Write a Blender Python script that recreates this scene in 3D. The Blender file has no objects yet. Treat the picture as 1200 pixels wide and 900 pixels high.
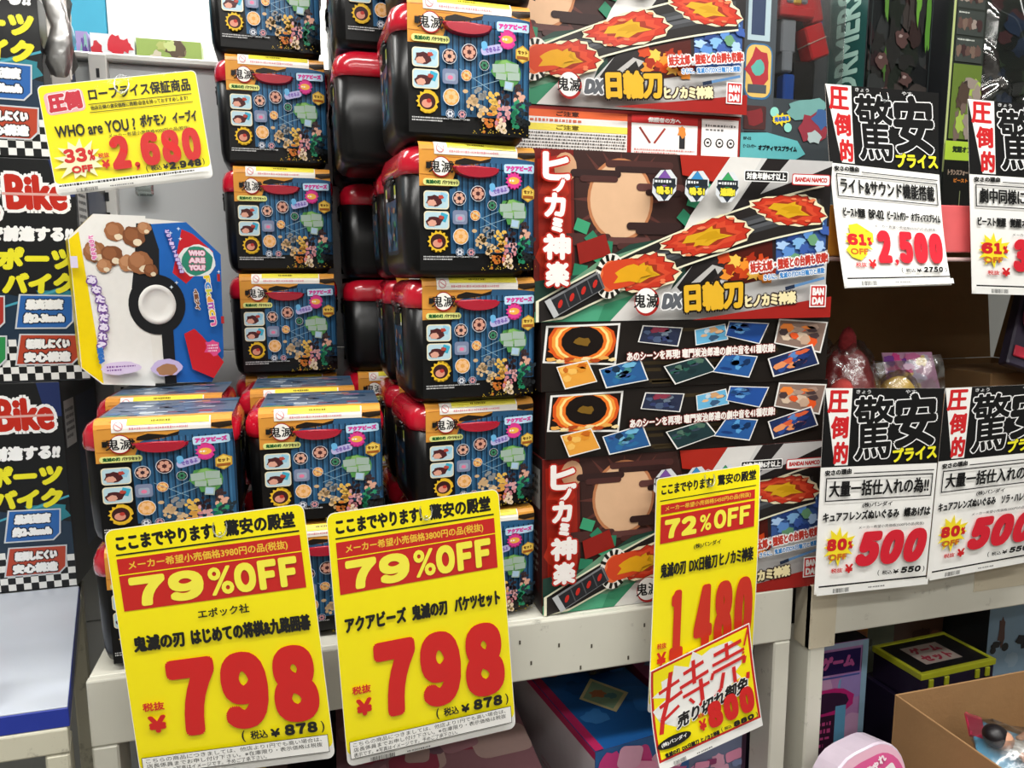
import bpy, bmesh, math, random
from math import sin, cos, pi, radians, hypot, atan2
from mathutils import Vector, Matrix
random.seed(7)
SC = bpy.context.scene
COL = SC.collection

# ------------------------------------------------------------------ camera
F = 867.0
YAW, PITCH, ROLL = radians(15.7), radians(8.0), radians(-0.18)
EYE = Vector((0, 0, 1.4))
cy_, sy_, cp_, sp_ = cos(YAW), sin(YAW), cos(PITCH), sin(PITCH)
FW = Vector((sy_*cp_, cy_*cp_, -sp_)); RT = Vector((cy_, -sy_, 0)); UP = RT.cross(FW)
R2 = RT*cos(ROLL) + UP*sin(ROLL); U2 = -RT*sin(ROLL) + UP*cos(ROLL)
cam = bpy.data.cameras.new('camera'); cam.sensor_width = 36; cam.lens = F/1200*36
cam.clip_start = 0.02
co = bpy.data.objects.new('camera', cam); COL.objects.link(co)
mw = Matrix((R2, U2, -FW)).transposed().to_4x4(); mw.translation = EYE
co.matrix_world = mw
SC.camera = co

# ------------------------------------------------------------------ world, light, exposure
w = bpy.data.worlds.new('world'); SC.world = w; w.use_nodes = True
w.node_tree.nodes['Background'].inputs[0].default_value = (0.8, 0.85, 0.9, 1)
w.node_tree.nodes['Background'].inputs[1].default_value = 0.3
SC.view_settings.view_transform = 'Standard'; SC.view_settings.look = 'None'
SC.view_settings.exposure = 0.25; SC.view_settings.gamma = 1
SC.view_settings.use_curve_mapping = False
def area(name, loc, sx, sy, e, rot=(0, 0, 0), col=(1, .985, .95)):
    l = bpy.data.lights.new(name, 'AREA'); l.shape = 'RECTANGLE'; l.size = sx; l.size_y = sy
    l.energy = e; l.color = col
    o = bpy.data.objects.new(name, l); COL.objects.link(o); o.location = loc; o.rotation_euler = rot
    return o
LIGHT_Y = (0.45, -0.75)
for k, ly in enumerate(LIGHT_Y):
    area('ceiling_lamp', (0.35, ly, 2.86), 3.6, .22, (56, 30)[k])
area('ceiling_lamp', (0.2, 3.1, 2.86), 3.6, .3, 45)
area('ceiling_lamp', (-.2, 1.95, 2.86), 3.0, .3, 30)
area('ceiling_lamp', (0.3, -1.9, 2.86), 3.6, .3, 16)

# ------------------------------------------------------------------ helpers
def at(px, py, Y=None, Z=None):
    d = FW + R2*((px-600)/F) - U2*((py-450)/F)
    t = Y/d.y if Y is not None else (Z-1.4)/d.z
    return EYE + d*t

def lin(c):
    return tuple(((v/12.92) if v <= .04045 else ((v+.055)/1.055)**2.4) for v in c)
def hx(h):
    return tuple(int(h[i:i+2], 16)/255 for i in (0, 2, 4))
_mats = {}
def M(h, rough=.5, coat=0., metal=0., noise=.06, scale=30., bump=0., spec=.5, bscale=None):
    """plain procedural surface: a base colour broken up by fine noise"""
    k = (h, rough, coat, metal, noise, scale, bump, spec, bscale)
    if k in _mats: return _mats[k]
    m = bpy.data.materials.new('surface_' + h); m.use_nodes = True
    nt = m.node_tree; b = nt.nodes['Principled BSDF']
    c = lin(hx(h))
    tc = nt.nodes.new('ShaderNodeTexCoord')
    if noise:
        n = nt.nodes.new('ShaderNodeTexNoise'); n.inputs['Scale'].default_value = scale; n.inputs['Detail'].default_value = 3
        nt.links.new(tc.outputs['Object'], n.inputs['Vector'])
        mr = nt.nodes.new('ShaderNodeMix'); mr.data_type = 'RGBA'
        mr.inputs[6].default_value = (*[v*(1-noise*1.6) for v in c], 1); mr.inputs[7].default_value = (*[min(1, v*(1+noise*1.6)) for v in c], 1)
        nt.links.new(n.outputs['Fac'], mr.inputs[0]); nt.links.new(mr.outputs[2], b.inputs['Base Color'])
    else:
        b.inputs['Base Color'].default_value = (*c, 1)
    b.inputs['Roughness'].default_value = rough; b.inputs['Metallic'].default_value = metal
    b.inputs['Specular IOR Level'].default_value = spec
    b.inputs['Coat Weight'].default_value = coat; b.inputs['Coat Roughness'].default_value = .08
    if bump:
        n2 = nt.nodes.new('ShaderNodeTexNoise'); n2.inputs['Scale'].default_value = bscale or scale
        nt.links.new(tc.outputs['Object'], n2.inputs['Vector'])
        bu = nt.nodes.new('ShaderNodeBump'); bu.inputs['Strength'].default_value = bump; bu.inputs['Distance'].default_value = .01
        nt.links.new(n2.outputs['Fac'], bu.inputs['Height']); nt.links.new(bu.outputs['Normal'], b.inputs['Normal'])
        nt.links.new(bu.outputs['Normal'], b.inputs['Coat Normal'])
    _mats[k] = m; return m

def paint_mat(name, base, dirt, amount=.5, rough=.45):
    """chipped, scuffed white enamel"""
    if name in _mats: return _mats[name]
    m = bpy.data.materials.new(name); m.use_nodes = True; nt = m.node_tree; b = nt.nodes['Principled BSDF']
    tc = nt.nodes.new('ShaderNodeTexCoord')
    n = nt.nodes.new('ShaderNodeTexNoise'); n.inputs['Scale'].default_value = 26; n.inputs['Detail'].default_value = 8; n.inputs['Roughness'].default_value = .7
    r = nt.nodes.new('ShaderNodeValToRGB'); r.color_ramp.elements[0].position = .63-amount*.08; r.color_ramp.elements[1].position = .80
    r.color_ramp.elements[0].color = (0, 0, 0, 1); r.color_ramp.elements[1].color = (1, 1, 1, 1)
    n2 = nt.nodes.new('ShaderNodeTexNoise'); n2.inputs['Scale'].default_value = 5; n2.inputs['Detail'].default_value = 5
    x = nt.nodes.new('ShaderNodeMix'); x.data_type = 'RGBA'
    c = lin(hx(base)); x.inputs[6].default_value = (*c, 1); x.inputs[7].default_value = (*[v*.78 for v in c], 1)
    y = nt.nodes.new('ShaderNodeMix'); y.data_type = 'RGBA'; y.inputs[7].default_value = (*lin(hx(dirt)), 1)
    nt.links.new(tc.outputs['Object'], n.inputs['Vector']); nt.links.new(tc.outputs['Object'], n2.inputs['Vector'])
    nt.links.new(n2.outputs['Fac'], x.inputs[0]); nt.links.new(n.outputs['Fac'], r.inputs[0])
    nt.links.new(r.outputs[0], y.inputs[0]); nt.links.new(x.outputs[2], y.inputs[6]); nt.links.new(y.outputs[2], b.inputs['Base Color'])
    b.inputs['Roughness'].default_value = rough
    _mats[name] = m; return m

def clear_mat(name, tint='ffffff', gloss=.12, rough=.08, bump=.6, bscale=40.):
    """thin clear film: mostly see-through, with a rippled sheen"""
    if name in _mats: return _mats[name]
    m = bpy.data.materials.new(name); m.use_nodes = True; nt = m.node_tree
    for q in list(nt.nodes): nt.nodes.remove(q)
    out = nt.nodes.new('ShaderNodeOutputMaterial'); mx = nt.nodes.new('ShaderNodeMixShader')
    tr = nt.nodes.new('ShaderNodeBsdfTransparent'); gl = nt.nodes.new('ShaderNodeBsdfGlossy')
    tr.inputs[0].default_value = (*lin(hx(tint)), 1); gl.inputs['Roughness'].default_value = rough
    lw = nt.nodes.new('ShaderNodeLayerWeight'); lw.inputs[0].default_value = .35
    ad = nt.nodes.new('ShaderNodeMath'); ad.operation = 'MULTIPLY_ADD'; ad.inputs[1].default_value = .5; ad.inputs[2].default_value = gloss
    n = nt.nodes.new('ShaderNodeTexNoise'); n.inputs['Scale'].default_value = bscale; n.inputs['Detail'].default_value = 2
    tc = nt.nodes.new('ShaderNodeTexCoord'); bu = nt.nodes.new('ShaderNodeBump'); bu.inputs['Strength'].default_value = bump; bu.inputs['Distance'].default_value = .01
    nt.links.new(tc.outputs['Object'], n.inputs['Vector']); nt.links.new(n.outputs['Fac'], bu.inputs['Height'])
    nt.links.new(bu.outputs[0], gl.inputs['Normal']); nt.links.new(lw.outputs['Fresnel'], ad.inputs[0])
    nt.links.new(ad.outputs[0], mx.inputs[0]); nt.links.new(tr.outputs[0], mx.inputs[1]); nt.links.new(gl.outputs[0], mx.inputs[2])
    nt.links.new(mx.outputs[0], out.inputs[0])
    _mats[name] = m; return m

def emit_mat(name, h, s):
    if name in _mats: return _mats[name]
    m = bpy.data.materials.new(name); m.use_nodes = True; b = m.node_tree.nodes['Principled BSDF']
    b.inputs['Emission Color'].default_value = (*lin(hx(h)), 1); b.inputs['Emission Strength'].default_value = s
    _mats[name] = m; return m

# printed ink: glossy card (G), matt paper (P)
INK = 'G'
def ink(h, kind=None):
    kind = kind or INK
    if kind == 'G': return M(h, rough=.34, coat=.12, noise=.03, scale=60, bump=.02, bscale=8, spec=.3)
    if kind == 'L': return M(h, rough=.4, coat=.5, noise=.02, scale=40, bump=.03, bscale=12)
    return M(h, rough=.7, noise=.03, scale=50, spec=.25)

# ---- glyph outlines as flat meshes
_gl = {}
def glyph(s, res=3):
    k = (s, res)
    if k in _gl: return _gl[k]
    c = bpy.data.curves.new('t', 'FONT'); c.body = s; c.resolution_u = res; c.fill_mode = 'FRONT'
    o = bpy.data.objects.new('t', c); COL.objects.link(o); bpy.context.view_layer.update()
    m = bpy.data.meshes.new_from_object(o.evaluated_get(bpy.context.evaluated_depsgraph_get()))
    vs = [(v.co.x, v.co.y) for v in m.vertices]; fs = [tuple(p.vertices) for p in m.polygons]
    bpy.data.objects.remove(o); bpy.data.curves.remove(c); bpy.data.meshes.remove(m)
    if not vs: vs = [(0, 0)]
    x0 = min(v[0] for v in vs); x1 = max(v[0] for v in vs); y0 = min(v[1] for v in vs); y1 = max(v[1] for v in vs)
    W, H = max(x1-x0, 1e-4), max(y1-y0, 1e-4)
    vs = [((a-x0)/W, (y1-b)/H) for a, b in vs]
    _gl[k] = (vs, fs, W/H); return _gl[k]

DZ = .00011
class Art:
    """flat print: layered polygons; x right, y down"""
    def __init__(s, u=1.0, kind=None):
        s.v = []; s.f = []; s.m = []; s.L = 0; s.u = u; s.k = kind; s.clip = None
    def raw(s, pts, faces, h, up=True):
        if up: s.L += 1
        b = len(s.v)
        s.v += [(x, y, s.L*DZ) for x, y in pts]
        mt = ink(h, s.k)
        for f in faces: s.f.append(tuple(b+i for i in f)); s.m.append(mt)
    def poly(s, pts, h, up=True):
        s.raw(pts, [tuple(range(len(pts)))], h, up)
    def rect(s, x, y, w, hh, h, rot=0, up=True):
        c, d = cos(radians(rot)), sin(radians(rot)); mx, my = x+w/2, y+hh/2
        s.poly([(mx+a*w/2*c-b*hh/2*d, my+a*w/2*d+b*hh/2*c) for a, b in ((-1, -1), (1, -1), (1, 1), (-1, 1))], h, up)
    def rrect(s, x, y, w, hh, r, h, rot=0, n=4, up=True):
        p = []
        for cx, cy, a0 in ((x+w-r, y+r, -90), (x+w-r, y+hh-r, 0), (x+r, y+hh-r, 90), (x+r, y+r, 180)):
            for i in range(n+1):
                a = radians(a0+90*i/n); p.append((cx+r*cos(a), cy+r*sin(a)))
        if rot:
            mx, my = x+w/2, y+hh/2; c, d = cos(radians(rot)), sin(radians(rot))
            p = [(mx+(a-mx)*c-(b-my)*d, my+(a-mx)*d+(b-my)*c) for a, b in p]
        s.poly(p, h, up)
    def disc(s, x, y, rx, ry, h, n=18, rot=0, up=True):
        c, d = cos(radians(rot)), sin(radians(rot))
        s.poly([(x+rx*cos(2*pi*i/n)*c-ry*sin(2*pi*i/n)*d, y+rx*cos(2*pi*i/n)*d+ry*sin(2*pi*i/n)*c) for i in range(n)], h, up)
    def burst(s, x, y, r0, r1, n, h, sq=1, seed=None):
        rd = random.Random(seed) if seed is not None else None; p = []
        for i in range(2*n):
            r = r1 if i % 2 == 0 else r0
            if rd: r *= rd.uniform(.82, 1.12)
            p.append((x+r*cos(pi*i/n), y+r*sin(pi*i/n)*sq))
        s.poly(p, h)
    def blob(s, x, y, rx, ry, h, seed=0, n=16, j=.3, rot=0):
        rd = random.Random(seed); c, d = cos(radians(rot)), sin(radians(rot)); p = []
        for i in range(n):
            k = rd.uniform(1-j, 1+j); a = 2*pi*i/n
            X, Y = rx*k*cos(a), ry*k*sin(a); p.append((x+X*c-Y*d, y+X*d+Y*c))
        s.poly(p, h)
    def line(s, x0, y0, x1, y1, wd, h, up=True):
        L = hypot(x1-x0, y1-y0) or 1; a, b = -(y1-y0)/L*wd/2, (x1-x0)/L*wd/2
        s.poly([(x0+a, y0+b), (x0-a, y0-b), (x1-a, y1-b), (x1+a, y1+b)], h, up)
    def stroke(s, pts, wd, h):
        s.L += 1
        for a, b in zip(pts, pts[1:]): s.line(*a, *b, wd, h, up=False)
    def frame(s, x, y, w, hh, t, h):
        s.L += 1
        for q in ((x, y, w, t), (x, y+hh-t, w, t), (x, y, t, hh), (x+w-t, y, t, hh)): s.rect(*q, h, up=False)
    def text(s, t, x, y, w, hh, h, bold=0., rot=0, shear=0, ol=None, olw=0., res=3, vert=False, n=0, sq=False):
        if vert:
            n = len(t); cell = hh/n
            for i, ch in enumerate(t): s.text(ch, x, y+i*cell, w, cell*.92, h, bold, rot, shear, ol, olw, res)
            return
        vs, fs, _ = glyph(t, res)
        c, d = cos(radians(rot)), sin(radians(rot)); mx, my = x+w/2, y+hh/2
        def place(dx, dy, e=0.):
            o = []
            for a, b in vs:
                X = x+e+a*(w-2*e); Y = y+e+b*(hh-2*e); X += shear*(my-Y)
                X += dx; Y += dy
                o.append((mx+(X-mx)*c-(Y-my)*d, my+(X-mx)*d+(Y-my)*c))
            return o
        for r, hc, n in ((bold+olw, ol, n or 10), (bold, h, n or 8)):
            if hc is None: continue
            s.L += 1
            if r <= 0: s.raw(place(0, 0), fs, hc, up=False); continue
            z0 = s.L
            for i in range(n):
                s.L = z0 + i*.5/n
                a_, b_ = cos(2*pi*i/n), sin(2*pi*i/n); k_ = r*((abs(a_)**3.2+abs(b_)**3.2)**(-1/3.2) if sq else 1)
                s.raw(place(a_*k_, b_*k_, bold), fs, hc, up=False)
            s.L = z0+.5
            if 1: s.raw(place(0, 0, bold), fs, hc, up=False)
    def num(s, t, x, y, w, h, col, bold, shear=0, ol=None, olw=0., gap=.05, rot=0):
        """heavy condensed numerals set one by one"""
        full = str.maketrans('0123456789.,%OF', '０１２３４５６７８９．，％ＯＦ')
        wt = [{'1': .72, '.': .34, ',': .34, 'O': 1.15}.get(c, 1) for c in t]
        cell = (w-(len(t)-1)*gap*h)/sum(wt); q = x; c_, d_ = cos(radians(rot)), sin(radians(rot)); mx, my = x+w/2, y+h/2
        for c, k in zip(t, wt):
            cw = cell*k; yy, hh = y, h
            b = bold
            if c in '.,':
                r = cw*.42; X, Y = q+cw/2-mx, y+h-r-my
                s.disc(mx+X*c_-Y*d_, my+X*d_+Y*c_, r, r, col, 14)
                if c == ',': s.poly([(mx+a*c_-e*d_, my+a*d_+e*c_) for a, e in ((X+r, Y), (X+r*.6, Y+r*1.4), (X-r*.6, Y+r*2.3), (X-r*.2, Y+r*.6))], col, up=False)
                q += cw+gap*h; continue
            gx, gy = q+cw/2-mx, yy+hh/2-my
            s.text(c.translate(full), mx+gx*c_-gy*d_-cw/2, my+gx*d_+gy*c_-hh/2, cw, hh, col, bold=b, shear=shear, ol=ol, olw=olw, res=5, rot=rot, n=20, sq=True)
            q += cw+gap*h
    def barcode(s, x, y, w, hh, seed=1):
        rd = random.Random(seed); s.L += 1; q = x
        while q < x+w:
            b = rd.choice((.5, .5, 1, 1.4))*w/50; s.rect(q, y, b, hh, '151515', up=False); q += b+rd.choice((.5, 1, 1.3))*w/50
    def fine(s, x, y, w, hh, rows, h, seed=1, fill=.6):
        """lines of lettering too small to read"""
        rd = random.Random(seed); s.L += 1; lh = hh/rows
        for r in range(rows):
            q = x; end = x+w*(1 if r < rows-1 else rd.uniform(.5, .95))
            while q < end:
                b = min(rd.uniform(.3, 1.1)*lh*fill, end-q)
                k = rd.uniform(.55, 1)
                s.rect(q, y+r*lh+lh*(1-fill)/2+(1-k)*lh*fill/2, b, lh*fill*k, h, up=False); q += b+lh*.22

class Geo:
    """one mesh: shapes and print collected, then linked as ONE object"""
    def __init__(s): s.v = []; s.f = []; s.m = []; s.sm = []
    def add(s, vs, fs, mat, smooth=False):
        b = len(s.v); s.v += [Vector(p) for p in vs]
        for f in fs: s.f.append(tuple(b+i for i in f)); s.m.append(mat); s.sm.append(smooth)
        return s
    def bm(s, bm, mat, smooth=False):
        bm.verts.ensure_lookup_table()
        s.add([v.co.copy() for v in bm.verts], [[v.index for v in f.verts] for f in bm.faces], mat, smooth); bm.free(); return s
    def box(s, x0, x1, y0, y1, z0, z1, mat, bev=.0015, T=None, seg=1):
        b = bmesh.new(); bmesh.ops.create_cube(b, size=1)
        for v in b.verts: v.co = Vector((x0+(v.co.x+.5)*(x1-x0), y0+(v.co.y+.5)*(y1-y0), z0+(v.co.z+.5)*(z1-z0)))
        if bev: bmesh.ops.bevel(b, geom=b.edges[:], offset=bev, segments=seg, affect='EDGES', profile=.5)
        if T is not None: b.transform(T)
        b.verts.index_update(); return s.bm(b, mat)
    def tube(s, pts, r, mat, n=8, closed=False):
        pts = [Vector(p) for p in pts]; k = len(pts); vs = []; fs = []; nr = None
        for i, p in enumerate(pts):
            a = pts[(i-1) % k] if (closed or i) else p; c = pts[(i+1) % k] if (closed or i < k-1) else p
            t = (c-a).normalized()
            if nr is None: nr = t.orthogonal().normalized()
            nr = (nr - t*nr.dot(t)).normalized(); bn = t.cross(nr)
            rr = r[i] if isinstance(r, (list, tuple)) else r
            for j in range(n): q = 2*pi*j/n; vs.append(p+(nr*cos(q)+bn*sin(q))*rr)
        for i in range(k if closed else k-1):
            i2 = (i+1) % k
            for j in range(n): fs.append((i*n+j, i*n+(j+1) % n, i2*n+(j+1) % n, i2*n+j))
        if not closed: fs += [tuple(range(n))[::-1], tuple(range((k-1)*n, k*n))]
        return s.add(vs, fs, mat, True)
    def rings(s, rings, mat, caps=(True, True), smooth=True):
        n = len(rings[0]); vs = [p for r in rings for p in r]; fs = []
        for i in range(len(rings)-1):
            for j in range(n): fs.append((i*n+j, i*n+(j+1) % n, (i+1)*n+(j+1) % n, (i+1)*n+j))
        if caps[0]: fs.append(tuple(range(n))[::-1])
        if caps[1]: fs.append(tuple(range((len(rings)-1)*n, len(rings)*n)))
        return s.add(vs, fs, mat, smooth)
    def art(s, A, fn, xc=(), yc=()):
        """lay print A on a surface fn(x, y, lift); cut along xc / yc where the surface bends"""
        if not (xc or yc):
            b = len(s.v); s.v += [fn(*p) for p in A.v]
            for f, m in zip(A.f, A.m): s.f.append(tuple(b+i for i in f)); s.m.append(m); s.sm.append(False)
            return s
        b = bmesh.new(); mats = []
        vs = [b.verts.new((p[0], p[1], p[2]*100)) for p in A.v]
        for f, m in zip(A.f, A.m):
            try: q = b.faces.new([vs[i] for i in f])
            except ValueError: continue
            if m not in mats: mats.append(m)
            q.material_index = mats.index(m)
        big = [q for q in b.faces if len(q.verts) > 4]
        bmesh.ops.triangulate(b, faces=big)
        for x in xc: bmesh.ops.bisect_plane(b, geom=b.verts[:]+b.edges[:]+b.faces[:], plane_co=(x, 0, 0), plane_no=(1, 0, 0))
        for y in yc: bmesh.ops.bisect_plane(b, geom=b.verts[:]+b.edges[:]+b.faces[:], plane_co=(0, y, 0), plane_no=(0, 1, 0))
        b.verts.index_update(); o = len(s.v)
        s.v += [fn(v.co.x, v.co.y, v.co.z/100) for v in b.verts]
        for q in b.faces: s.f.append(tuple(o+v.index for v in q.verts)); s.m.append(mats[q.material_index]); s.sm.append(False)
        b.free(); return s
    def build(s, name, parent=None, loc=None):
        me = bpy.data.meshes.new(name)
        me.from_pydata([tuple(p) for p in s.v], [], s.f)
        ms = []; ix = {}
        for m in s.m:
            if m.name not in ix: ix[m.name] = len(ms); ms.append(m); me.materials.append(m)
        me.polygons.foreach_set('material_index', [ix[m.name] for m in s.m])
        me.polygons.foreach_set('use_smooth', s.sm)
        me.update(); o = bpy.data.objects.new(name, me); COL.objects.link(o)
        if parent: o.parent = parent
        if loc is not None: o.location = loc
        return o

def tag(o, label=None, cat=None, group=None, kind=None):
    if label: o['label'] = label
    if cat: o['category'] = cat
    if group: o['group'] = group
    if kind: o['kind'] = kind
    return o
def thing(name, label, cat, loc=(0, 0, 0), rot=(0, 0, 0), group=None):
    o = bpy.data.objects.new(name, None); COL.objects.link(o); o.empty_display_size = .05
    o.location = loc; o.rotation_euler = rot
    return tag(o, label, cat, group)
def dup(root, loc, rot, label, group=None):
    r = root.copy(); COL.objects.link(r); r.location = loc; r.rotation_euler = rot; tag(r, label, None, group)
    for ch in list(root.children):
        c = ch.copy(); COL.objects.link(c); c.parent = r
        for g in list(ch.children):
            d = g.copy(); COL.objects.link(d); d.parent = c
    return r
def aff(o, ux, uy, nn):
    """flat surface: origin, unit vectors of art x and art y (metres per art unit), lift direction"""
    o, ux, uy, nn = map(Vector, (o, ux, uy, nn))
    return lambda x, y, z: o+ux*x+uy*y+nn*(z+.0003)
def rr_ring(hx_, hy_, r, z, n=5, dx=0, dy=0):
    p = []
    for cx, cy, a0 in ((hx_-r, -(hy_-r), -90), (hx_-r, hy_-r, 0), (-(hx_-r), hy_-r, 90), (-(hx_-r), -(hy_-r), 180)):
        for i in range(n+1):
            a = radians(a0+90*i/n); p.append(Vector((cx+r*cos(a)+dx, cy+r*sin(a)+dy, z)))
    return p

BLK = M('0b0b0c', rough=.28, coat=.3, noise=.05)
WHITE = paint_mat('scuffed_white_enamel', 'dfddcf', '4a4234', .25)
WORN = paint_mat('worn_white_enamel', 'dcd8c2', '4a3d2a', .75)
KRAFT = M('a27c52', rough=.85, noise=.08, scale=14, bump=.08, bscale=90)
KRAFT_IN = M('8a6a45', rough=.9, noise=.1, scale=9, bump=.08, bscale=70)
CLEAR = clear_mat('clear_film')
FILM = clear_mat('flat_clear_film', gloss=.05, rough=.15, bump=.15, bscale=15)

# ------------------------------------------------------------------ the room
def struct(name, g): return tag(g.build(name), kind='structure')
g = Geo(); g.box(-3.2, 4.2, -2.6, 5.2, -.1, 0, M('6e6b66', rough=.3, noise=.1, scale=4), 0); struct('floor', g)
g = Geo(); g.box(-3.2, 4.2, -2.6, 5.2, 2.92, 3.0, M('b4b4b0', rough=.8), 0); struct('ceiling', g)
WM = M('a4a4a0', rough=.8, noise=.03, scale=3)
for nm, b in (('wall_left', (-3.3, -3.2, -2.6, 5.2)), ('wall_right', (4.2, 4.3, -2.6, 5.2)), ('wall_back', (-3.2, 4.2, 5.2, 5.3)), ('wall_front', (-3.2, 4.2, -2.7, -2.6))):
    g = Geo(); g.box(*b, 0, 2.92, WM, 0); struct(nm, g)
for k, (cx, cy) in enumerate(((0.35, .45), (.35, -.75), (.2, 3.1), (.3, -1.9), (-.2, 1.95))):
    t = thing('ceiling_light', ['slim ceiling light right above the shelf fronts', 'slim ceiling light over the aisle', 'slim ceiling light over the aisle behind the shelf panel', 'slim ceiling light at the back of the aisle', 'slim ceiling light over the shelf panel'][k], 'light', (cx, cy, 2.92), group='ceiling lights over the aisles')
    g = Geo(); g.box(-1.85, 1.85, -.14, .14, -.035, 0, M('f0f0ee'), .004); g.build('housing', t)
    g = Geo(); g.box(-1.8, 1.8, -.1, .1, -.045, -.036, emit_mat('lit_diffuser', 'fffaf0', 3), 0); g.build('diffuser', t)


# ------------------------------------------------------------------ shop fittings
PANEL = M('b9bcbd', rough=.42, noise=.03, scale=6)
SLOT = M('d9d8d2', rough=.4, metal=.1)
t = thing('shelf_panel', 'grey metal back panel with slotted upright behind the stacked buckets', 'panel', (.8, 1.822, 0))
x = -.72
for k in range(3):
    x1 = min(x+.9, 2.3)
    g = Geo(); g.box(x-.8+.001, x1-.8-.001, 0, .02, .0, .62, PANEL, .002); g.build('panel', t)
    g = Geo(); g.box(x-.8+.001, x1-.8-.001, 0, .02, .622, 1.24, PANEL, .002); g.build('panel', t)
    g = Geo(); g.box(x-.8+.001, x1-.8-.001, 0, .02, 1.242, 1.86, PANEL, .002); g.build('panel', t)
    x = x1
for ux in (-.392, .9, 2.25):
    g = Geo(); g.box(ux-.8-.017, ux-.8+.017, -.028, -.001, 0, 1.87, SLOT, .002)
    z = .1
    while z < 1.84:
        g.box(ux-.8-.003, ux-.8+.003, -.0295, -.027, z, z+.018, M('16161a'), 0); z += .042
    g.build('upright', t)
g = Geo(); g.box(-1.5, 1.5, -.02, .04, 1.861, 1.875, SLOT, .003); g.build('top_cap', t)

def table(name, label, x0, x1, y0, y1, ztop, lip, pw, mat, posts):
    cx = (x0+x1)/2
    t = thing(name, label, 'shelf', (cx, y0, 0), group=None)
    g = Geo(); g.box(x0-cx, x1-cx, .016, y1-y0, ztop-.022, ztop, mat, .002); g.build('shelf_board', t)
    g = Geo(); g.box(x0-cx, x1-cx, 0, .015, ztop-lip, ztop+.001, mat, .003, seg=2); g.build('front_lip', t)
    for px0 in posts:
        for yy in (.0165, y1-y0-.06):
            g = Geo(); g.box(px0-cx, px0+pw-cx, yy-(.016 if yy < .1 else 0), yy+.05, 0, (ztop-lip-.001 if yy < .1 else ztop-.023), mat, .003); g.build('post', t)
    g = Geo(); g.box(x0-cx+pw, x1-cx-pw, y1-y0-.04, y1-y0-.02, ztop-.09, ztop-.024, mat, .002); g.build('rail', t)
    return t, cx
t, cx = table('display_table', 'scuffed white metal display shelf under the buckets and sword boxes', -.325, .866, 1.13, 1.77, .825, .103, .036, WHITE, (-.325, .83))
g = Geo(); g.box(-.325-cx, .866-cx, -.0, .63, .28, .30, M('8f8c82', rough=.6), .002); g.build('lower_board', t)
for q in ((.44, .728), (.53, .733), (.46, .765), (.4, .775), (.56, .79), (.68, .745), (.35, .75), (.33, .79), (.05, .76), (-.1, .78)):
    g = Geo(); g.box(q[0]-cx-.0015, q[0]-cx+.0015, -.0006, .001, q[1], q[1]+.007, M('4a4438'), 0); g.build('paint_chip', t)
t, cx = table('display_table', 'white metal display shelf with peeling tape on its corner under the open carton', .905, 2.1, 1.125, 1.77, .825, .102, .036, WHITE, (.905, 2.06))
TAPE = paint_mat('old_tape', 'd6ccb4', '9a8c70', .6, .5)
g = Geo(); g.box(.902-cx, .960-cx, -.0015, .012, .700, .828, TAPE, .001); g.box(.902-cx, .906-cx, 0, .045, .70, .826, TAPE, .0005); g.build('corner_tape', t)
g = Geo(); g.box(1.29-cx, 1.62-cx, -.0012, .004, .768, .826, TAPE, .0005); g.build('edge_tape', t)
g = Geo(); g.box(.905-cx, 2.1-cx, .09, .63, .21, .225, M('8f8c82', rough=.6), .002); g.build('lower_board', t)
t, cx = table('display_table', 'low worn white shelf corner with rusty chips beneath the bike cartons', -1.3, -.343, 1.0985, 1.68, .776, .037, .031, WORN, (-1.3, -.3744))
for ch in t.children:                                            # this shelf end is cut on a slant
    for v in ch.data.vertices: v.co.x -= v.co.y*.218

# upper right shelf with its coloured price rail
t = thing('wall_shelf', 'upper metal shelf with orange and pink price rail under the boxed robots', 'shelf', (1.5, 1.22, 1.54))
g = Geo(); g.box(-.575, .75, 0, .55, -.03, 0, M('b7b5ae', rough=.5), .002); g.build('shelf_board', t)
g = Geo(); g.box(-.575, -.44, -.012, -.001, -.096, -.002, M('f0a43c', rough=.35, coat=.6), .002); g.build('price_rail', t)['label'] = 'orange price rail'
g = Geo(); g.box(-.438, .75, -.012, -.001, -.088, .004, M('f06a6c', rough=.3, coat=.8, noise=.15, scale=12), .002)
g.build('price_rail', t)['label'] = 'pink price rail'
g = Geo(); g.box(-.575, .75, -.014, .004, -.106, -.098, M('d8b9b6', rough=.3, coat=.5), .002); g.build('rail_edge', t)
for bx in (-.56, .7):
    g = Geo(); g.box(bx, bx+.006, .02, .55, -.12, -.031, SLOT, .001); g.build('bracket', t)

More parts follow.
